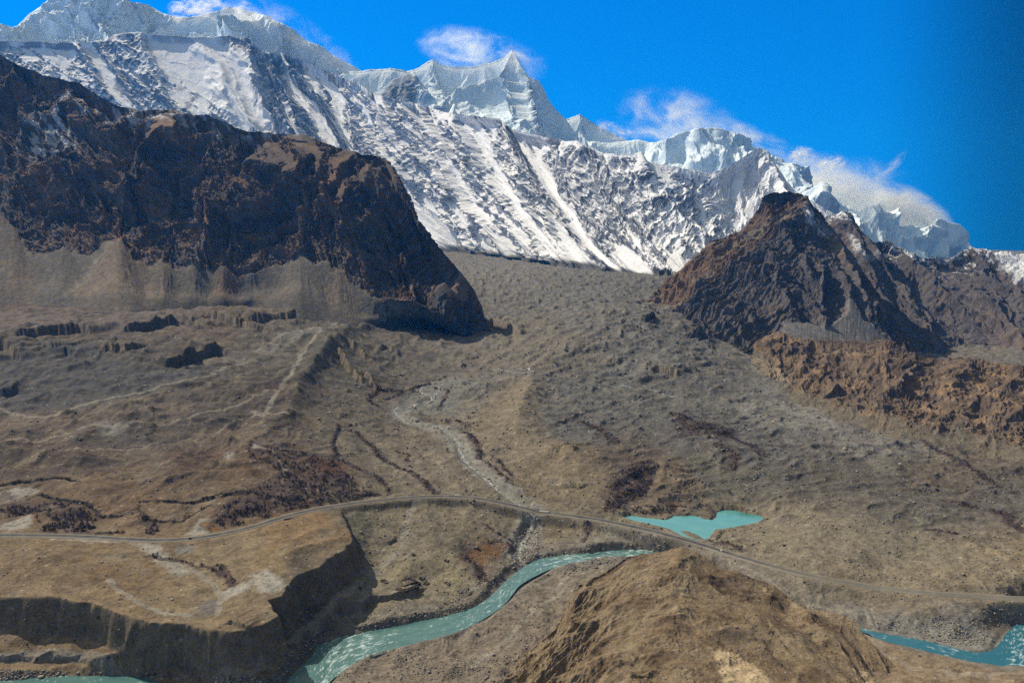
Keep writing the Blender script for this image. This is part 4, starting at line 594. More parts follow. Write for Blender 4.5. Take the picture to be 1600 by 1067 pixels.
def build_road():
    C = catmull(np.array([(x, y, z) for (x, y), z in zip(ROAD, ROADZ)]), 14); s = np.concatenate([[0], np.cumsum(np.hypot(*np.diff(C[:, :2], axis=0).T))]); u = np.arange(0, s[-1], 2.5); c0 = np.stack([np.interp(u, s, C[:, i]) for i in (0, 1, 2)], -1)
    for k in range(3): c0[:, k] = smooth1(c0[:, k], 15)
    t = np.gradient(c0[:, :2], axis=0); t /= np.linalg.norm(t, axis=1, keepdims=True); nrm = np.stack([t[:, 1], -t[:, 0]], -1)
    off = np.array([-9, -6.6, -4.9, -4.8, -4.55, -4.5, -1.5, -.12, -.08, .08, .12, 1.5, 4.5, 4.55, 4.8, 4.9, 6.6, 9]); hz = np.array([-2.6, -.25, 0, .02, .02, .05, .09, .11, .11, .11, .11, .09, .05, .02, .02, 0, -.25, -2.6]) + .35
    P = np.concatenate([c0[:, None, :2] + nrm[:, None] * off[None, :, None], (c0[:, 2:3] + hz[None])[..., None]], -1)
    n = fbm(P[..., 0] / 14, P[..., 1] / 14, 4, .6, 930); c = np.empty(P.shape, F32); c[:] = (.085, .080, .076); gr = np.array([.24, .205, .155]); e = np.abs(off) > 4.85; c[:, e] = gr; e = (np.abs(off) > 4.5) & (np.abs(off) < 4.85); c[:, e] = (.55, .54, .50); c *= (1 + .35 * n)[..., None]; c = cmix(c, (.19, .17, .135), sstep(.1, .45, n) * .6); ex = sstep(250, 420, P[..., 0]) ; c = cmix(c, (.20, .178, .135), ex * .72)
    structure(grid_mesh('road', P, c, M_road), 'two lane asphalt highway crossing the valley')
def build_bridge():
    import bmesh
    i = 0; a = np.array(BR0); b = np.array(BR1); d = (b - a) / np.linalg.norm(b - a); nr = np.array([d[1], -d[0]]); a = a - d * 6; b = b + d * 6; L = np.linalg.norm(b - a)
    RC = catmull(np.array([(x, y, z) for (x, y), z in zip(ROAD, ROADZ)]), 14); mid = RC[np.argmin(np.hypot(RC[:, 0] - (a + b)[0] / 2, RC[:, 1] - (a + b)[1] / 2))]; z = mid[2] + .25; root = bpy.data.objects.new('road_bridge', None); COLL.objects.link(root); root.location = (mid[0], mid[1], z)
    ang = math.atan2(d[1], d[0]); root.rotation_euler = (0, 0, ang); tag(root, 'low concrete road bridge over the meltwater stream', 'bridge')
    def box(name, sx, sy, sz, cx, cy, cz, mat, bev=.08):
        bm = bmesh.new(); bmesh.ops.create_cube(bm, size=1)
        for v in bm.verts: v.co = Vector((v.co.x * sx + cx, v.co.y * sy + cy, v.co.z * sz + cz))
        bmesh.ops.bevel(bm, geom=bm.edges[:], offset=bev, segments=1, affect='EDGES'); me = bpy.data.meshes.new(name); bm.to_mesh(me); bm.free(); me.materials.append(mat); o = bpy.data.objects.new(name, me); COLL.objects.link(o); o.parent = root; return o
    box('deck', L, 11.2, 1.3, 0, 0, -.72, M_conc)
    for k in (-1, 1): box('parapet', L, .35, 1.0, 0, 5.4 * k, .45, M_conc); 
    for k in (-1, 1): box('abutment', 3, 11, 12, k * (L / 2 - 2.2), 0, -7.4, M_conc)
    for k in (-.17, .2): box('pier', 1.3, 9, 12, k * L, 0, -7.4, M_conc)
def tag(o, label, cat, group=None, kind=None):
    if label: o['label'] = label
    if cat: o['category'] = cat
    if group: o['group'] = group
    if kind: o['kind'] = kind
    return o
def simple_mat(name, col, rough=.8, var=.25, scale=.8, metal=0):
    m, nt, b = newmat(name); n = N(nt, 'ShaderNodeTexNoise', Scale=scale, Detail=4.0); tc = N(nt, 'ShaderNodeTexCoord'); nt.links.new(tc.outputs['Object'], n.inputs['Vector']); r = N(nt, 'ShaderNodeValToRGB')
    r.color_ramp.elements[0].position = .3; r.color_ramp.elements[1].position = .7; r.color_ramp.elements[0].color = tuple(c * (1 - var) for c in col) + (1,); r.color_ramp.elements[1].color = tuple(min(1, c * (1 + var)) for c in col) + (1,)
    nt.links.new(n.outputs[0], r.inputs[0]); nt.links.new(r.outputs[0], b.inputs['Base Color']); b.inputs['Roughness'].default_value = rough; b.inputs['Metallic'].default_value = metal; return m
M_conc = simple_mat('weathered concrete', (.30, .28, .24)); M_stream = terrain_mat('stream water', .8, .2, .2, .3, .3, rough=.4, spec=.4); M_road = terrain_mat('asphalt', .6, .1, .15, .1, .1, rough=.85)
M_stone = [simple_mat('grey boulder stone', (.20, .185, .16), scale=.5), simple_mat('pale boulder stone', (.40, .35, .27), scale=.5), simple_mat('dark boulder stone', (.095, .085, .075), scale=.5), simple_mat('tan boulder stone', (.27, .20, .13), scale=.5)]
M_mud = simple_mat('mud wall', (.20, .16, .11)); M_darkwall = simple_mat('dark rubble wall', (.055, .042, .035)); M_twig = simple_mat('bare purple twigs', (.115, .078, .066), var=.4, scale=.15); M_dry = simple_mat('dry willow leaves', (.20, .135, .055), var=.4, scale=.3); M_green = simple_mat('dark evergreen scrub', (.035, .040, .020), var=.4, scale=.3); M_bark = simple_mat('grey bark', (.11, .09, .075)); M_rust = simple_mat('rusty red bush twigs', (.20, .06, .025), var=.4, scale=.3)
def raw_mesh(name, V, Fc, mat, mats=None, mi=None):
    V = np.asarray(V, F32); Fc = np.asarray(Fc, np.int32); k = Fc.shape[1]; me = bpy.data.meshes.new(name); me.vertices.add(len(V)); me.vertices.foreach_set('co', V.ravel()); me.loops.add(Fc.size); me.loops.foreach_set('vertex_index', Fc.ravel()); me.polygons.add(len(Fc)); me.polygons.foreach_set('loop_start', np.arange(0, Fc.size, k, dtype=np.int32))
    for m in (mats or [mat]): me.materials.append(m)
    if mi is not None: me.polygons.foreach_set('material_index', mi.astype(np.int32))
    me.update(calc_edges=True); return me
import bmesh as _bm
def ico(sub, seed, squash=(1, .8, .62), rough=.28):
    bm = _bm.new(); _bm.ops.create_icosphere(bm, subdivisions=sub, radius=1); V = np.array([v.co[:] for v in bm.verts]); Fc = np.array([[v.index for v in f.verts] for f in bm.faces]); bm.free(); r = np.random.default_rng(seed)
    for _ in range(7):                                              # chip flat facets off
        n = r.normal(size=3); n /= np.linalg.norm(n); h = .62 + .25 * r.random(); k = V @ n; V = np.where((k > h)[:, None], V - n * (k - h)[:, None], V)
    V = V * (1 + rough * .3 * (r.random((len(V), 1)) - .5)) * np.array(squash); return V, Fc
def scatter(n, polys, fn=None, seed=1):
    """random survey points inside outlines, carried onto the ground"""
    r = np.random.default_rng(seed); out = []
    for q, wgt in polys:
        q = np.array(q, float); k = int(n * wgt); pts = np.zeros((0, 2))
        while len(pts) < k:
            p = r.random((k * 3, 2)) * (q.max(0) - q.min(0)) + q.min(0); p = p[in_poly(p[:, 0], p[:, 1], q)]; pts = np.vstack([pts, p])
        out.append(pts[:k])
    p = np.vstack(out); res = []
    for i in range(0, len(p), 2500): res.append(hitg(p[i:i+2500, 0], p[i:i+2500, 1]))
    return np.vstack(res)
VALLEY = [(-60,650),(300,600),(600,600),(800,540),(1000,500),(1150,580),(1400,700),(1700,780),(1700,960),(1300,960),(1100,890),(850,1000),(560,1067),(540,960),(590,850),(-60,1067)]
MOR = [(560,560),(720,560),(900,540),(1000,480),(1150,560),(1400,690),(1640,760),(1640,950),(1300,930),(1080,860),(860,900),(620,950),(570,870),(560,810),(600,770),(470,690)]
BANKS = [[(460,1067),(500,985),(680,950),(800,870),(1040,845),(1060,862),(840,905),(700,1010),(520,1067)], [(-30,1067),(-30,1045),(240,1050),(420,1060),(470,1000),(500,1000),(450,1067)], [(800,880),(825,800),(845,800),(840,880)], [(1350,975),(1560,950),(1620,960),(1620,1000),(1500,1010)], [(560,1067),(700,1005),(860,900),(920,890),(800,1067)]]
def build_boulders():
    lib = [ico(2, k) for k in range(6)]; r = np.random.default_rng(5)
    # uncountable rubble
    P = scatter(46000, [(VALLEY, .18), (MOR, .36), (BANKS[0], .19), (BANKS[1], .11), (BANKS[2], .05), (BANKS[3], .06), (BANKS[4], .05)], seed=3); libs = [ico(1, 50 + k) for k in range(8)]; VV = []; FF = []; MI = []; base = 0
    sz = np.clip(r.lognormal(-.15, .42, len(P)), .4, 2.6) * np.clip(P[:, 1] / 1150, .85, 2.0); z = zq(P[:, 0], P[:, 1]); d, _, _ = seg_dist(P[:, 0], P[:, 1], RIVC); ok = (z > RZ - .6) & (seg_dist(P[:, 0], P[:, 1], ROADC[:, :2])[0] > 8) & (z > LAKE_Z - 40); ok &= ~((poly_sd(P[:, 0], P[:, 1], LAKE) > -1)); ok &= r.random(len(P)) < np.clip(.35 + fbm(P[:, 0] / 60, P[:, 1] / 60, 3, seed=77) * 1.6, .12, 1)
    mi0 = r.choice(4, len(P), p=[.42, .2, .22, .16])
    for i in np.nonzero(ok)[0]:
        V, Fc = libs[i % 8]; a = r.random() * 6.28; c, s_ = math.cos(a), math.sin(a); Q = V @ np.array([[c, s_, 0], [-s_, c, 0], [0, 0, 1]]) * sz[i] + (P[i, 0], P[i, 1], z[i] + sz[i] * .25); VV.append(Q); FF.append(Fc + base); base += len(V); MI.append(np.full(len(Fc), mi0[i]))
    o = bpy.data.objects.new('rubble', raw_mesh('rubble', np.vstack(VV), np.vstack(FF), None, M_stone, np.concatenate(MI))); COLL.objects.link(o); tag(o, 'loose stones and rubble strewn over the valley floor', None, kind='stuff')
    # stones on the near hill
    idx = r.integers(0, len(KN), 9000); K = KN[idx]; keep = fbm(K[:, 0] / 26, K[:, 1] / 26, 4, .6, seed=79) + r.random(len(K)) * .5 > .22; K = K[keep]; VV = []; FF = []; MI = []; base = 0
    for i in range(len(K)):
        V, Fc = libs[i % 8]; q = float(np.clip(r.lognormal(-.75, .45), .22, 1.3)); VV.append(V * q + K[i] + (0, 0, q * .2)); FF.append(Fc + base); base += len(V); MI.append(np.full(len(Fc), r.choice((0, 2, 3, 3))))
    o = bpy.data.objects.new('stones', raw_mesh('stones', np.vstack(VV), np.vstack(FF), None, M_stone, np.concatenate(MI))); COLL.objects.link(o); tag(o, 'small stones scattered over the near sandy hill', None, kind='stuff')
    # single boulders
    protos = []
    for k in range(6):
        V, Fc = lib[k]
        for m in range(4): protos.append(raw_mesh('boulder', V, Fc, M_stone[m]))
    def put(x, y, s, k, label, group=None):
        o = bpy.data.objects.new('boulder', protos[k]); COLL.objects.link(o); o.location = (x, y, zq(x, y)[0] + s * .28); o.scale = (s, s, s * .95); o.rotation_euler = (0, 0, r.random() * 6.28); tag(o, label, 'boulder', group)
    for px, py, s, m, lab in [(873,830,3.6,3,'tan boulder standing alone between the bridge and the river'), (1128,861,3.4,1,'pale boulder beside the road just past the lake'), (1193,832,2.6,2,'dark boulder on the sandy slope right of the lake'), (498,655,4,1,'whitish boulder on the moraine left of the gravel flat'), (516,645,3.4,1,'white boulder on the slope below the moraine crest'), (753,806,2.6,1,'pale boulder below the road left of the bridge'),
        (828,887,3.2,2,'dark boulder at the water edge where stream and river meet'), (920,859,3.4,3,'yellowish boulder on the river bank in front of the rapids'), (764,748,3.4,1,'light boulder beside the upper stream'), (745,735,3.2,3,'tan boulder in the middle of the stream gravel'), (1000,668,4.2,1,'pale block on the dark debris above the lake'), (1320,702,4,1,'light block on the glacier debris near the brown ridge'), (1008,480,6,1,'white rock outcrop near the left foot of the dark hill'), (1505,897,3.0,3,'yellow brown boulder above the right end of the road')]:
        h = hitg(px, py)[0]; put(h[0], h[1], s, r.integers(6) * 4 + m, lab)
    P = scatter(275, [(MOR, .6), (BANKS[0], .12), (BANKS[1], .1), (VALLEY, .18)], seed=9); n = 0
    for x, y in P:
        if zq(x, y)[0] < RZ - .2 or seg_dist(np.array([x]), np.array([y]), ROADC[:, :2])[0][0] < 9 or poly_sd(np.array([x]), np.array([y]), LAKE)[0] > -2: continue
        put(x, y, float(np.clip(r.lognormal(.55, .3), 1.2, 3.6)) * max(.9, min(1.8, y / 1200)), int(r.integers(24)), 'weathered boulder lying on the valley floor among smaller stones', 'boulders strewn over the valley floor')
def twig_ball(r, n, rad, h, leaf, base=.0, flat=1.):
    """n small blades spread through an uneven crown"""
    c = r.normal(size=(n, 3)); c /= np.linalg.norm(c, axis=1, keepdims=True); c *= (r.random((n, 1)) ** .45); lump = 1 + .35 * np.sin(c[:, :1] * 5 + 1.3) * np.cos(c[:, 1:2] * 4 + r.random() * 6); c = c * lump * np.array([rad, rad, h / 2]); c[:, 2] += base + h / 2
    a = r.normal(size=(n, 3)); a /= np.linalg.norm(a, axis=1, keepdims=True); b = np.cross(a, r.normal(size=(n, 3))); b /= np.linalg.norm(b, axis=1, keepdims=True); s = leaf * (.5 + r.random((n, 1)))
    V = np.stack([c - a * s * .5 - b * s * .18, c + a * s * .5, c + b * s * .35], 1).reshape(-1, 3); return V, np.arange(n * 3).reshape(-1, 3)
def build_plants():
    r = np.random.default_rng(11); VV = []; FF = []; base = 0; MI = []
    lines = []
    areas = [([(385,770),(440,745),(405,705),(445,700),(520,718),(565,760),(585,772),(540,785),(460,795),(400,812),(340,828),(335,800)], .30), (BRUSHAREAS[1], .10), (BRUSHAREAS[2], .12), (BRUSHAREAS[3], .04), (BRUSHAREAS[4], .02), (BRUSHAREAS[5], .02), ([(1290,660),(1500,700),(1600,800),(1400,760)], .02), ([(940,793),(1110,786),(1118,793),(1000,799)], .03)]
    P = [scatter(6500, areas, seed=21)]; P[0] = P[0][r.random(len(P[0])) < np.clip(.55 + 2.2 * fbm(P[0][:, 0] / 22, P[0][:, 1] / 22, 3, seed=88), .05, 1)]
    for q, w in BRUSHLINES + DARKLINES:  # bushes also stand along the lines painted as bank shade
        g = W(q); C = catmull(np.array(g), 8); s = np.concatenate([[0], np.cumsum(np.hypot(*np.diff(C, axis=0).T))]); k = int(s[-1] * w / 22); u = r.random(k) * s[-1]; P.append(np.stack([np.interp(u, s, C[:, 0]), np.interp(u, s, C[:, 1])], -1) + r.normal(size=(k, 2)) * w * .38)
    P = np.vstack(P); ok = (seg_dist(P[:, 0], P[:, 1], ROADC[:, :2])[0] > 8) & (poly_sd(P[:, 0], P[:, 1], LAKE) < 0); P = P[ok]; print('shrubs', len(P)); z = zq(P[:, 0], P[:, 1]); lib = [twig_ball(r, 26, 1.5, 2.2, 1.3) for _ in range(10)]
    nz = fbm(P[:, 0] / 40, P[:, 1] / 40, 3, seed=87)
    for i in range(len(P)):
        V, Fc = lib[i % 10]; s = (.6 + .9 * r.random()) * max(1, P[i, 1] / 1500); VV.append(V * s + (P[i, 0], P[i, 1], z[i] - .2)); FF.append(Fc + base); base += len(V); MI.append(np.full(len(Fc), 0 if nz[i] + r.random() * .3 < .35 else (1 if r.random() < .6 else 2)))
    o = bpy.data.objects.new('scrub', raw_mesh('scrub', np.vstack(VV), np.vstack(FF), None, [M_twig, M_green, M_dry], np.concatenate(MI))); COLL.objects.link(o); tag(o, 'bare dark purple scrub growing along gullies and on the flats', None, kind='stuff')
    def tree(x, y, h, mat, label, cat='tree', group=None, name='tree', src=None, wide=.26):
        root = bpy.data.objects.new(name, None); COLL.objects.link(root); root.location = (x, y, zq(x, y)[0] - .2); root.rotation_euler = (0, 0, r.random() * 6.28); tag(root, label, cat, group)
        if src is None:
            bm = _bm.new(); segs = []
            def limb(a, b, r0, r1):
                a = Vector(a); b = Vector(b); q = (b - a).to_track_quat('Z', 'Y'); ra = [bm.verts.new(a + q @ Vector((math.cos(t) * r0, math.sin(t) * r0, 0))) for t in np.linspace(0, 6.283, 7)[:-1]]; rb = [bm.verts.new(b + q @ Vector((math.cos(t) * r1, math.sin(t) * r1, 0))) for t in np.linspace(0, 6.283, 7)[:-1]]
                for i in range(6): bm.faces.new((ra[i], ra[(i+1) % 6], rb[(i+1) % 6], rb[i]))
            limb((0, 0, -.3), (.1, 0, h * .45), h * .028, h * .018); limb((.1, 0, h * .45), (0, .1, h * .95), h * .018, h * .005)
            for k in range(11): t = .18 + .065 * k; a = k * 2.4; limb((.08, 0, h * t), (math.cos(a) * h * wide * .8, math.sin(a) * h * wide * .8, h * (t + .22)), h * .010, h * .003)
            me = bpy.data.meshes.new('trunk'); bm.to_mesh(me); bm.free(); me.materials.append(M_bark); V, Fc = twig_ball(r, 420, h * wide, h * .85, h * .085, h * .15); cm = raw_mesh('crown', V, Fc, mat); src = (me, cm)
        for nm, me in zip(('trunk', 'crown'), src): o = bpy.data.objects.new(nm, me); COLL.objects.link(o); o.parent = root
        return src
    G = 'bare poplars in the scrub above the road'; src = None; P = scatter(46, [([(430,745),(520,722),(565,762),(560,775),(470,790),(400,805),(340,822),(350,800)], .8), ([(75,800),(130,800),(148,828),(90,830)], .2)], seed=33)
    srcs = []
    for i, (x, y) in enumerate(P):
        if seg_dist(np.array([x]), np.array([y]), ROADC[:, :2])[0][0] < 11: continue
        if len(srcs) < 4: srcs.append(tree(x, y, 7 + 3 * r.random(), M_twig, 'bare brownish tree rising from the dark scrub beside the road', group=G, wide=.24))
        else: tree(x, y, 8, M_twig, 'bare brownish tree rising from the dark scrub beside the road', group=G, src=srcs[i % 4])
    for px, py, h, m, lab, w in [(58,812,9,M_dry,'yellow leaved willow beside the pale salt flat at the left','' or .34), (328,829,5,M_rust,'rusty red bush beside the road near the salt patch',.5), (1140,772,9,M_green,'dark green bushy tree above the right arm of the lake',.5), (699,706,9,M_green,'lone dark tree between the scrub strips left of the stream',.4), (505,748,8,M_rust,'reddish tree in the middle of the scrub patch',.36), (484,722,8,M_rust,'rust brown tree at the upper edge of the scrub patch',.3)]:
        g = hitg(px, py)[0]; tree(g[0], g[1], h, m, lab, 'bush' if 'bush ' in lab else 'tree', name='bush' if 'bush ' in lab else 'tree', wide=w)
def build_props():
    # mud brick ruins on the river flat: walls as parts
    def ruin(px, py, w, d, h, ang, label, mat, fill=None, rooms=0, z0=None):
        g = hitg(px, py)[0]; root = bpy.data.objects.new('ruined_house', None); COLL.objects.link(root); root.location = (g[0], g[1], zq(g[0], g[1])[0] - .3); root.rotation_euler = (0, 0, ang); tag(root, label, 'ruin')
        r = np.random.default_rng(int(px)); T = .7
        def wall(x0, y0, x1, y1, name='wall'):
            bm = _bm.new(); L = math.dist((x0, y0), (x1, y1)); n = max(2, int(L / 1.2)); a = Vector((x0, y0, 0)); b = Vector((x1, y1, 0)); q = (b - a).normalized(); s = Vector((-q.y, q.x, 0)) * T / 2; prev = None
            for i in range(n + 1):
                c = a + (b - a) * i / n; t = h * (.7 + .45 * r.random()); cur = [bm.verts.new(c - s - Vector((0, 0, 1))), bm.verts.new(c - s * .8 + Vector((0, 0, t))), bm.verts.new(c + s * .8 + Vector((0, 0, t * .97))), bm.verts.new(c + s - Vector((0, 0, 1)))]
                if prev: [bm.faces.new((prev[k], prev[k+1], cur[k+1], cur[k])) for k in range(3)]
                else: bm.faces.new(cur)
                prev = cur
            bm.faces.new(prev[::-1]); _bm.ops.recalc_face_normals(bm, faces=bm.faces[:]); me = bpy.data.meshes.new(name); bm.to_mesh(me); bm.free(); me.materials.append(mat); o = bpy.data.objects.new(name, me); COLL.objects.link(o); o.parent = root
        wall(-w/2, -d/2, w/2, -d/2); wall(-w/2, d/2, w/2, d/2); wall(-w/2, -d/2 + T/2, -w/2, d/2 - T/2); wall(w/2, -d/2 + T/2, w/2, d/2 - T/2)
        for k in range(rooms): xx = -w/2 + w * (k + 1) / (rooms + 1); wall(xx, -d/2 + T/2, xx, d/2 - T/2)
        if fill:
            me = raw_mesh('floor', [(-w/2, -d/2, .45), (w/2, -d/2, .5), (w/2, d/2, .4), (-w/2, d/2, .55)], [[0, 1, 2, 3]], fill); o = bpy.data.objects.new('floor', me); COLL.objects.link(o); o.parent = root
    A = -.75; FL = simple_mat('dark red earth floor', (.075, .045, .034))
    ruin(634, 911, 15, 22, 2.4, A, 'large roofless ruin with a dark red floor on the river flat', M_darkwall, FL); ruin(645, 919, 5, 16, 2.2, A, 'row of dark roofless rooms below the large ruin', M_darkwall, FL, 2); ruin(651, 913, 6, 9, 2.2, A, 'small dark ruin touching the right corner of the large ruin', M_darkwall, FL); ruin(601, 909, 3.5, 11, 1.8, A + 1.5, 'narrow dark ruin standing alone left of the large ruin', M_darkwall, FL); ruin(659, 904, 5, 6, 1.8, A, 'small square ruin up the slope from the large ruin', M_darkwall, FL)
    ruin(666, 912, 5, 6, 1.8, A, 'small square ruin right of the large ruin', M_darkwall, FL); ruin(624, 921, 6, 5, 1.6, A, 'low ruin directly below the left corner of the large ruin', M_darkwall, FL); ruin(634, 923, 6, 4, 1.6, A, 'low ruin below the room row nearest the bank line', M_darkwall, FL); ruin(698, 876, 6, 4, 1.6, A, 'small ruin beside the footpath above the flat', M_darkwall); ruin(646, 867, 4, 4, 1.6, A, 'tiny ruin by the footpath below the embankment', M_darkwall); ruin(580, 880, 3, 8, 1.6, .2, 'reddish ruin wall near the shadowed cliff', M_mud); ruin(699, 912, 3.5, 8, 1.6, A + 1.5, 'ruin on the pale ground nearest the river bend', M_darkwall); ruin(561, 918, 4, 4, 1.4, A, 'tiny ruin near the foot of the shadowed cliff', M_darkwall)
    g = hitg(452, 811)[0]
    ruin(452, 811, 13, 2.4, 1.3, .25, 'low dark stone culvert on the slope just below the road', M_darkwall)
    # the car on the highway
    RC = catmull(np.array([(x, y, z) for (x, y), z in zip(ROAD, ROADZ)]), 14)
    def car(px, py, label, paint, side=2.3):
        gx, gy = at_z(px, py, 63.5); i = int(np.argmin(np.hypot(RC[:, 0] - gx, RC[:, 1] - gy))); p = RC[i]; t = RC[min(i + 1, len(RC) - 1)] - RC[i - 1]; ang = math.atan2(t[1], t[0]); root = bpy.data.objects.new('car', None); COLL.objects.link(root); root.location = (p[0] + math.sin(ang) * side, p[1] - math.cos(ang) * side, p[2] + .46); root.rotation_euler = (0, 0, ang); tag(root, label, 'car')
        def prism(name, prof, w, mat, bev=.06):
            bm = _bm.new(); a = [bm.verts.new((x, -w/2, z)) for x, z in prof]; b = [bm.verts.new((x, w/2, z)) for x, z in prof]; bm.faces.new(a[::-1]); bm.faces.new(b)
            for k in range(len(prof)): bm.faces.new((a[k], a[(k+1) % len(prof)], b[(k+1) % len(prof)], b[k]))
            _bm.ops.recalc_face_normals(bm, faces=bm.faces[:]); _bm.ops.bevel(bm, geom=bm.edges[:], offset=bev, segments=2, affect='EDGES'); me = bpy.data.meshes.new(name); bm.to_mesh(me); bm.free(); me.materials.append(mat); o = bpy.data.objects.new(name, me); COLL.objects.link(o); o.parent = root; return o
        prism('body', [(-2.3, .45), (2.3, .45), (2.35, .9), (1.3, 1.05), (-2.2, 1.1), (-2.35, .8)], 1.8, paint); prism('cabin', [(-2.1, 1.08), (1.2, 1.04), (.5, 1.65), (-1.8, 1.68)], 1.6, M_glass, .05); prism('roof', [(-1.85, 1.66), (.55, 1.64), (.4, 1.74), (-1.7, 1.76)], 1.55, paint, .03)
        for sx in (-1.4, 1.45):
            for sy in (-1, 1):
                bm = _bm.new(); _bm.ops.create_cone(bm, cap_ends=True, segments=20, radius1=.36, radius2=.36, depth=.25)
                for v in bm.verts: v.co = Vector((v.co.x + sx, v.co.z + sy * .82, v.co.y + .37))
                me = bpy.data.meshes.new('wheel'); bm.to_mesh(me); bm.free(); me.materials.append(M_tyre); o = bpy.data.objects.new('wheel', me); COLL.objects.link(o); o.parent = root
    car(298.5, 843.5, 'dark car driving along the highway at the left', simple_mat('dark car paint', (.02, .02, .022), .3, .1))
M_glass = simple_mat('car glass', (.02, .025, .03), .1, .1); M_tyre = simple_mat('tyre rubber', (.02, .02, .02), .8, .1)
# ------------------------------------------------------------------ world, sun, camera
def build_light():
    el = math.asin(SUN[2]); az = math.atan2(SUN[0], SUN[1])          # azimuth from +Y towards +X
    w = bpy.data.worlds.new('World'); bpy.context.scene.world = w; w.use_nodes = True; nt = w.node_tree; bg = nt.nodes['Background']
    sk = N(nt, 'ShaderNodeTexSky', sky_type='NISHITA', sun_disc=False, sun_elevation=el, sun_rotation=az, altitude=2600.0, air_density=1.0, dust_density=.2, ozone_density=4.0)
    tc = N(nt, 'ShaderNodeTexCoord'); mp = N(nt, 'ShaderNodeMapping'); mp.inputs['Location'].default_value = (0, 0, .28); mp.inputs['Scale'].default_value = (1, 1, .9)
    nt.links.new(tc.outputs['Generated'], mp.inputs[0]); nt.links.new(mp.outputs[0], sk.inputs[0])       # thin high-altitude air: no pale band at the horizon
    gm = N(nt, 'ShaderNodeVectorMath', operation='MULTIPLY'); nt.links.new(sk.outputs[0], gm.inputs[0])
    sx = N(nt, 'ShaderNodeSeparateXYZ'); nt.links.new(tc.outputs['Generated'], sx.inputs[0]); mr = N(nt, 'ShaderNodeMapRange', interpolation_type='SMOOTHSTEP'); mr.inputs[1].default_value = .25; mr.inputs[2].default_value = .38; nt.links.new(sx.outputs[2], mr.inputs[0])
    mx = N(nt, 'ShaderNodeMix', data_type='RGBA'); mx.inputs[6].default_value = SKYGAIN + (1,); mx.inputs[7].default_value = SKYFILL + (1,); nt.links.new(mr.outputs[0], mx.inputs[0]); nt.links.new(mx.outputs[2], gm.inputs[1])
    # sky painted darker by bearing towards the right, echoing a dark window edge
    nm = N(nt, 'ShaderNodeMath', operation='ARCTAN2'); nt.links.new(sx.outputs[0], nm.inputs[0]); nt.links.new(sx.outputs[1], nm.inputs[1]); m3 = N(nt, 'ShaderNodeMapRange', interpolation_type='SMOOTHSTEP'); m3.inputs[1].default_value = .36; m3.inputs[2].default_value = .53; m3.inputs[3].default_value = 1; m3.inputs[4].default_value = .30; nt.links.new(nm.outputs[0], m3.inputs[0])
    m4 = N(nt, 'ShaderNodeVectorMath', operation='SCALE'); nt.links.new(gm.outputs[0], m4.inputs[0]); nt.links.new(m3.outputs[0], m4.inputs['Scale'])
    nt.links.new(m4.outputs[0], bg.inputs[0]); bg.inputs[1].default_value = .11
    l = bpy.data.lights.new('sun', 'SUN'); l.energy = 4.3; l.angle = math.radians(.5); l.color = (1, .95, .86); o = bpy.data.objects.new('sun', l); COLL.objects.link(o)
    o.rotation_euler = Vector(SUN).to_track_quat('Z', 'Y').to_euler()
def build_haze():  # box of blue haze around the valley, stored under the sky name
    v=[(-20000,-3000,-800),(20000,-3000,-800),(20000,13900,-800),(-20000,13900,-800),(-20000,-3000,2700),(20000,-3000,2700),(20000,13900,1800),(-20000,13900,1800)]
    f=[(0,3,2,1),(4,5,6,7),(0,1,5,4),(1,2,6,5),(2,3,7,6),(3,0,4,7)]
    me=bpy.data.meshes.new('sky'); me.from_pydata(v,[],f); m,nt,b=newmat('thin air'); nt.nodes.remove(b); vs=N(nt,'ShaderNodeVolumeScatter',Density=1.0,Anisotropy=0.0)
    vs.inputs['Color'].default_value=(.02,.34,1,1); vs.inputs['Density'].default_value=HAZE; nt.links.new(vs.outputs[0],nt.nodes['Material Output'].inputs['Volume']); me.materials.append(m)
    o=bpy.data.objects.new('sky',me); COLL.objects.link(o); structure(o,'thin blue haze filling the valley air')
def volume_box(name, x0, x1, y0, y1, z0, z1, dens, col, label):
    v=[(x0,y0,z0),(x1,y0,z0),(x1,y1,z0),(x0,y1,z0),(x0,y0,z1),(x1,y0,z1),(x1,y1,z1),(x0,y1,z1)]; f=[(0,3,2,1),(4,5,6,7),(0,1,5,4),(1,2,6,5),(2,3,7,6),(3,0,4,7)]
    me=bpy.data.meshes.new(name); me.from_pydata(v,[],f); m,nt,b=newmat('mountain haze'); nt.nodes.remove(b); vs=N(nt,'ShaderNodeVolumeScatter',Anisotropy=0.0); vs.inputs['Color'].default_value=col; vs.inputs['Density'].default_value=dens
    nt.links.new(vs.outputs[0],nt.nodes['Material Output'].inputs['Volume']); me.materials.append(m); o=bpy.data.objects.new(name,me); COLL.objects.link(o); return structure(o,label)
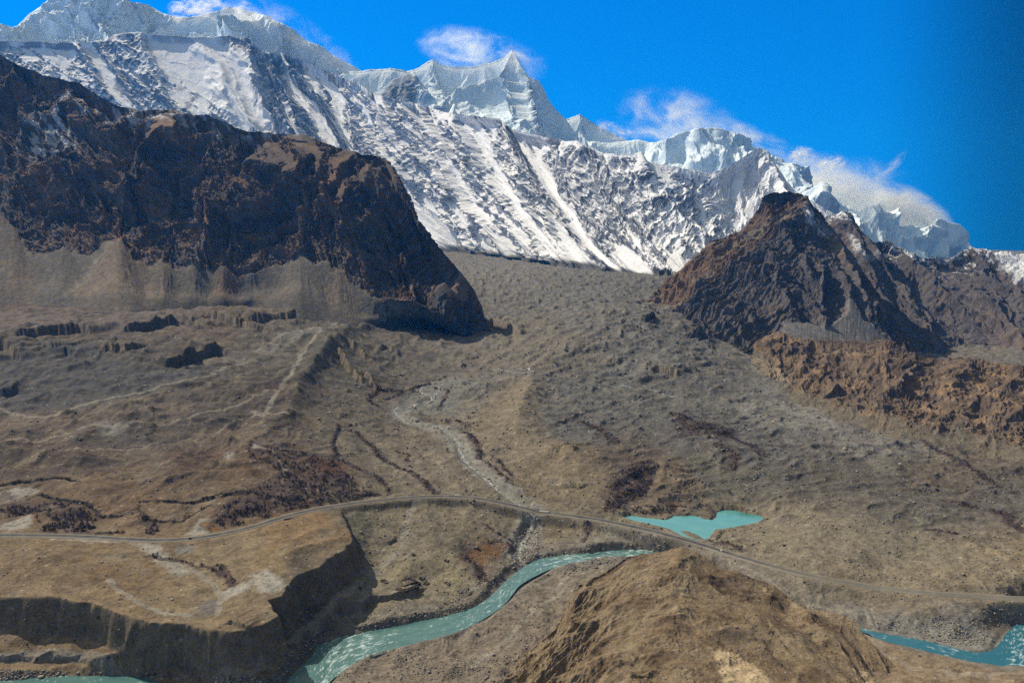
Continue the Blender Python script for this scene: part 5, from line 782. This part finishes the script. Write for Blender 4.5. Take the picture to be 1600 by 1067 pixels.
def build_clouds():
    import bmesh
    r = np.random.default_rng(4)
    for i, (px, py, D, w, h, tilt, dens, th, label) in enumerate([(300,14,13000,46,26,-.3,1.0,.45,'small wind blown snow cloud on the crest of the left massif'), (362,22,13000,70,28,.25,.9,.45,'snow cloud streaming over the second crest of the left massif'), (480,62,13000,120,30,.62,.35,.48,'faint spindrift hanging along the falling crest'),
        (752,86,12400,110,40,.22,.8,.42,'spindrift plume blown left from the pointed central peak'), (962,206,12300,46,16,.3,.9,.45,'tiny cloud where the shoulder of the central peak meets the sky'), (1066,196,9600,115,58,.30,.5,.42,'pale spindrift veil above the rounded snow dome'), (1165,214,9600,95,22,.35,.55,.42,'thin spindrift along the right side of the snow dome'),
        (1252,244,10800,26,18,0,1.1,.42,'small round cloud puff right of the snow dome'), (1296,257,10800,30,14,-.2,1.3,.42,'small bright cloud puff above the far snow range'), (1296,306,10500,125,62,.35,.7,.36,'large pale cloud veil in front of the far snow range'), (1412,334,10900,92,44,.45,1.2,.34,'dense white cloud resting on the crest of the far snow range'), (1386,268,11000,46,11,-.85,.22,.40,'faint slanting wisp high above the far snow range'), (1340,270,11000,110,30,.2,.25,.45,'thin mist between the slanting wisp and the far snow range')]):
        c = at_d(px, py, D); k = D / F; bm = bmesh.new(); bmesh.ops.create_icosphere(bm, subdivisions=3, radius=1); me = bpy.data.meshes.new('cloud'); bm.to_mesh(me); bm.free()
        o = bpy.data.objects.new('cloud', me); COLL.objects.link(o); o.location = c; o.rotation_euler = (0, tilt, 0); o.scale = (w * k, w * k * .5, h * k); tag(o, label, 'cloud')
        m, nt, b = newmat('blown snow'); nt.nodes.remove(b); L = nt.links.new; tc = N(nt, 'ShaderNodeTexCoord'); mp = N(nt, 'ShaderNodeMapping'); mp.inputs['Location'].default_value = (i * 7.1, 3.3, i * 2.7); mp.inputs['Scale'].default_value = (1.2, .9, 1.2 * h / w * 1.6); L(tc.outputs['Object'], mp.inputs[0])
        n = N(nt, 'ShaderNodeTexNoise', Scale=2.1, Detail=8.0, Roughness=.66, Distortion=.8); L(mp.outputs[0], n.inputs['Vector']); r1 = N(nt, 'ShaderNodeMapRange', interpolation_type='SMOOTHSTEP'); r1.inputs[1].default_value = th; r1.inputs[1].default_value = th + .04; r1.inputs[2].default_value = th + .30; L(n.outputs[0], r1.inputs[0])
        ln = N(nt, 'ShaderNodeVectorMath', operation='LENGTH'); L(tc.outputs['Object'], ln.inputs[0]); r2 = N(nt, 'ShaderNodeMapRange', interpolation_type='SMOOTHSTEP'); r2.inputs[1].default_value = 1.0; r2.inputs[2].default_value = .25; r2.inputs[3].default_value = 0; r2.inputs[4].default_value = 1; L(ln.outputs['Value'], r2.inputs[0])
        mu = N(nt, 'ShaderNodeMath', operation='MULTIPLY'); L(r1.outputs[0], mu.inputs[0]); L(r2.outputs[0], mu.inputs[1]); m2 = N(nt, 'ShaderNodeMath', operation='MULTIPLY'); m2.inputs[1].default_value = dens * 7.5 / (w * k * .5); L(mu.outputs[0], m2.inputs[0])
        vs = N(nt, 'ShaderNodeVolumeScatter', Anisotropy=.45); vs.inputs['Color'].default_value = (.99, .99, 1, 1); L(m2.outputs[0], vs.inputs['Density']); L(vs.outputs[0], nt.nodes['Material Output'].inputs['Volume']); me.materials.append(m)
HAZE=2.4e-5
SKYGAIN=(.0,1.10,2.10); SKYFILL=(6.0,3.5,1.5)  # second gain: unseen upper sky warmed and boosted, added to fill the shadows
def build_camera():
    cd = bpy.data.cameras.new('camera'); cd.sensor_width = 36; cd.lens = F / 1600 * 36; cd.clip_start = 1; cd.clip_end = 60000
    o = bpy.data.objects.new('camera', cd); COLL.objects.link(o); o.location = (0, 0, CZ); o.rotation_euler = (math.pi / 2 - PITCH, 0, 0); bpy.context.scene.camera = o
    sc = bpy.context.scene; sc.view_settings.view_transform = 'Standard'; sc.view_settings.look = 'None'; sc.view_settings.exposure = 0; sc.cycles.max_bounces = 9; sc.cycles.diffuse_bounces = 3; sc.cycles.volume_bounces = 8; sc.cycles.use_denoising = False; sc.cycles.use_adaptive_sampling = False; sc.cycles.volume_max_steps = 64
import time
T0 = time.time()
for f in (build_haze, build_light, build_camera, build_ground, build_snow_ridge, build_peaks, build_massif, build_hill, build_brown_ridge, build_knoll, build_water, build_road, build_bridge, build_boulders, build_plants, build_props, build_clouds):
    f(); print(f.__name__, round(time.time() - T0, 1), flush=True)
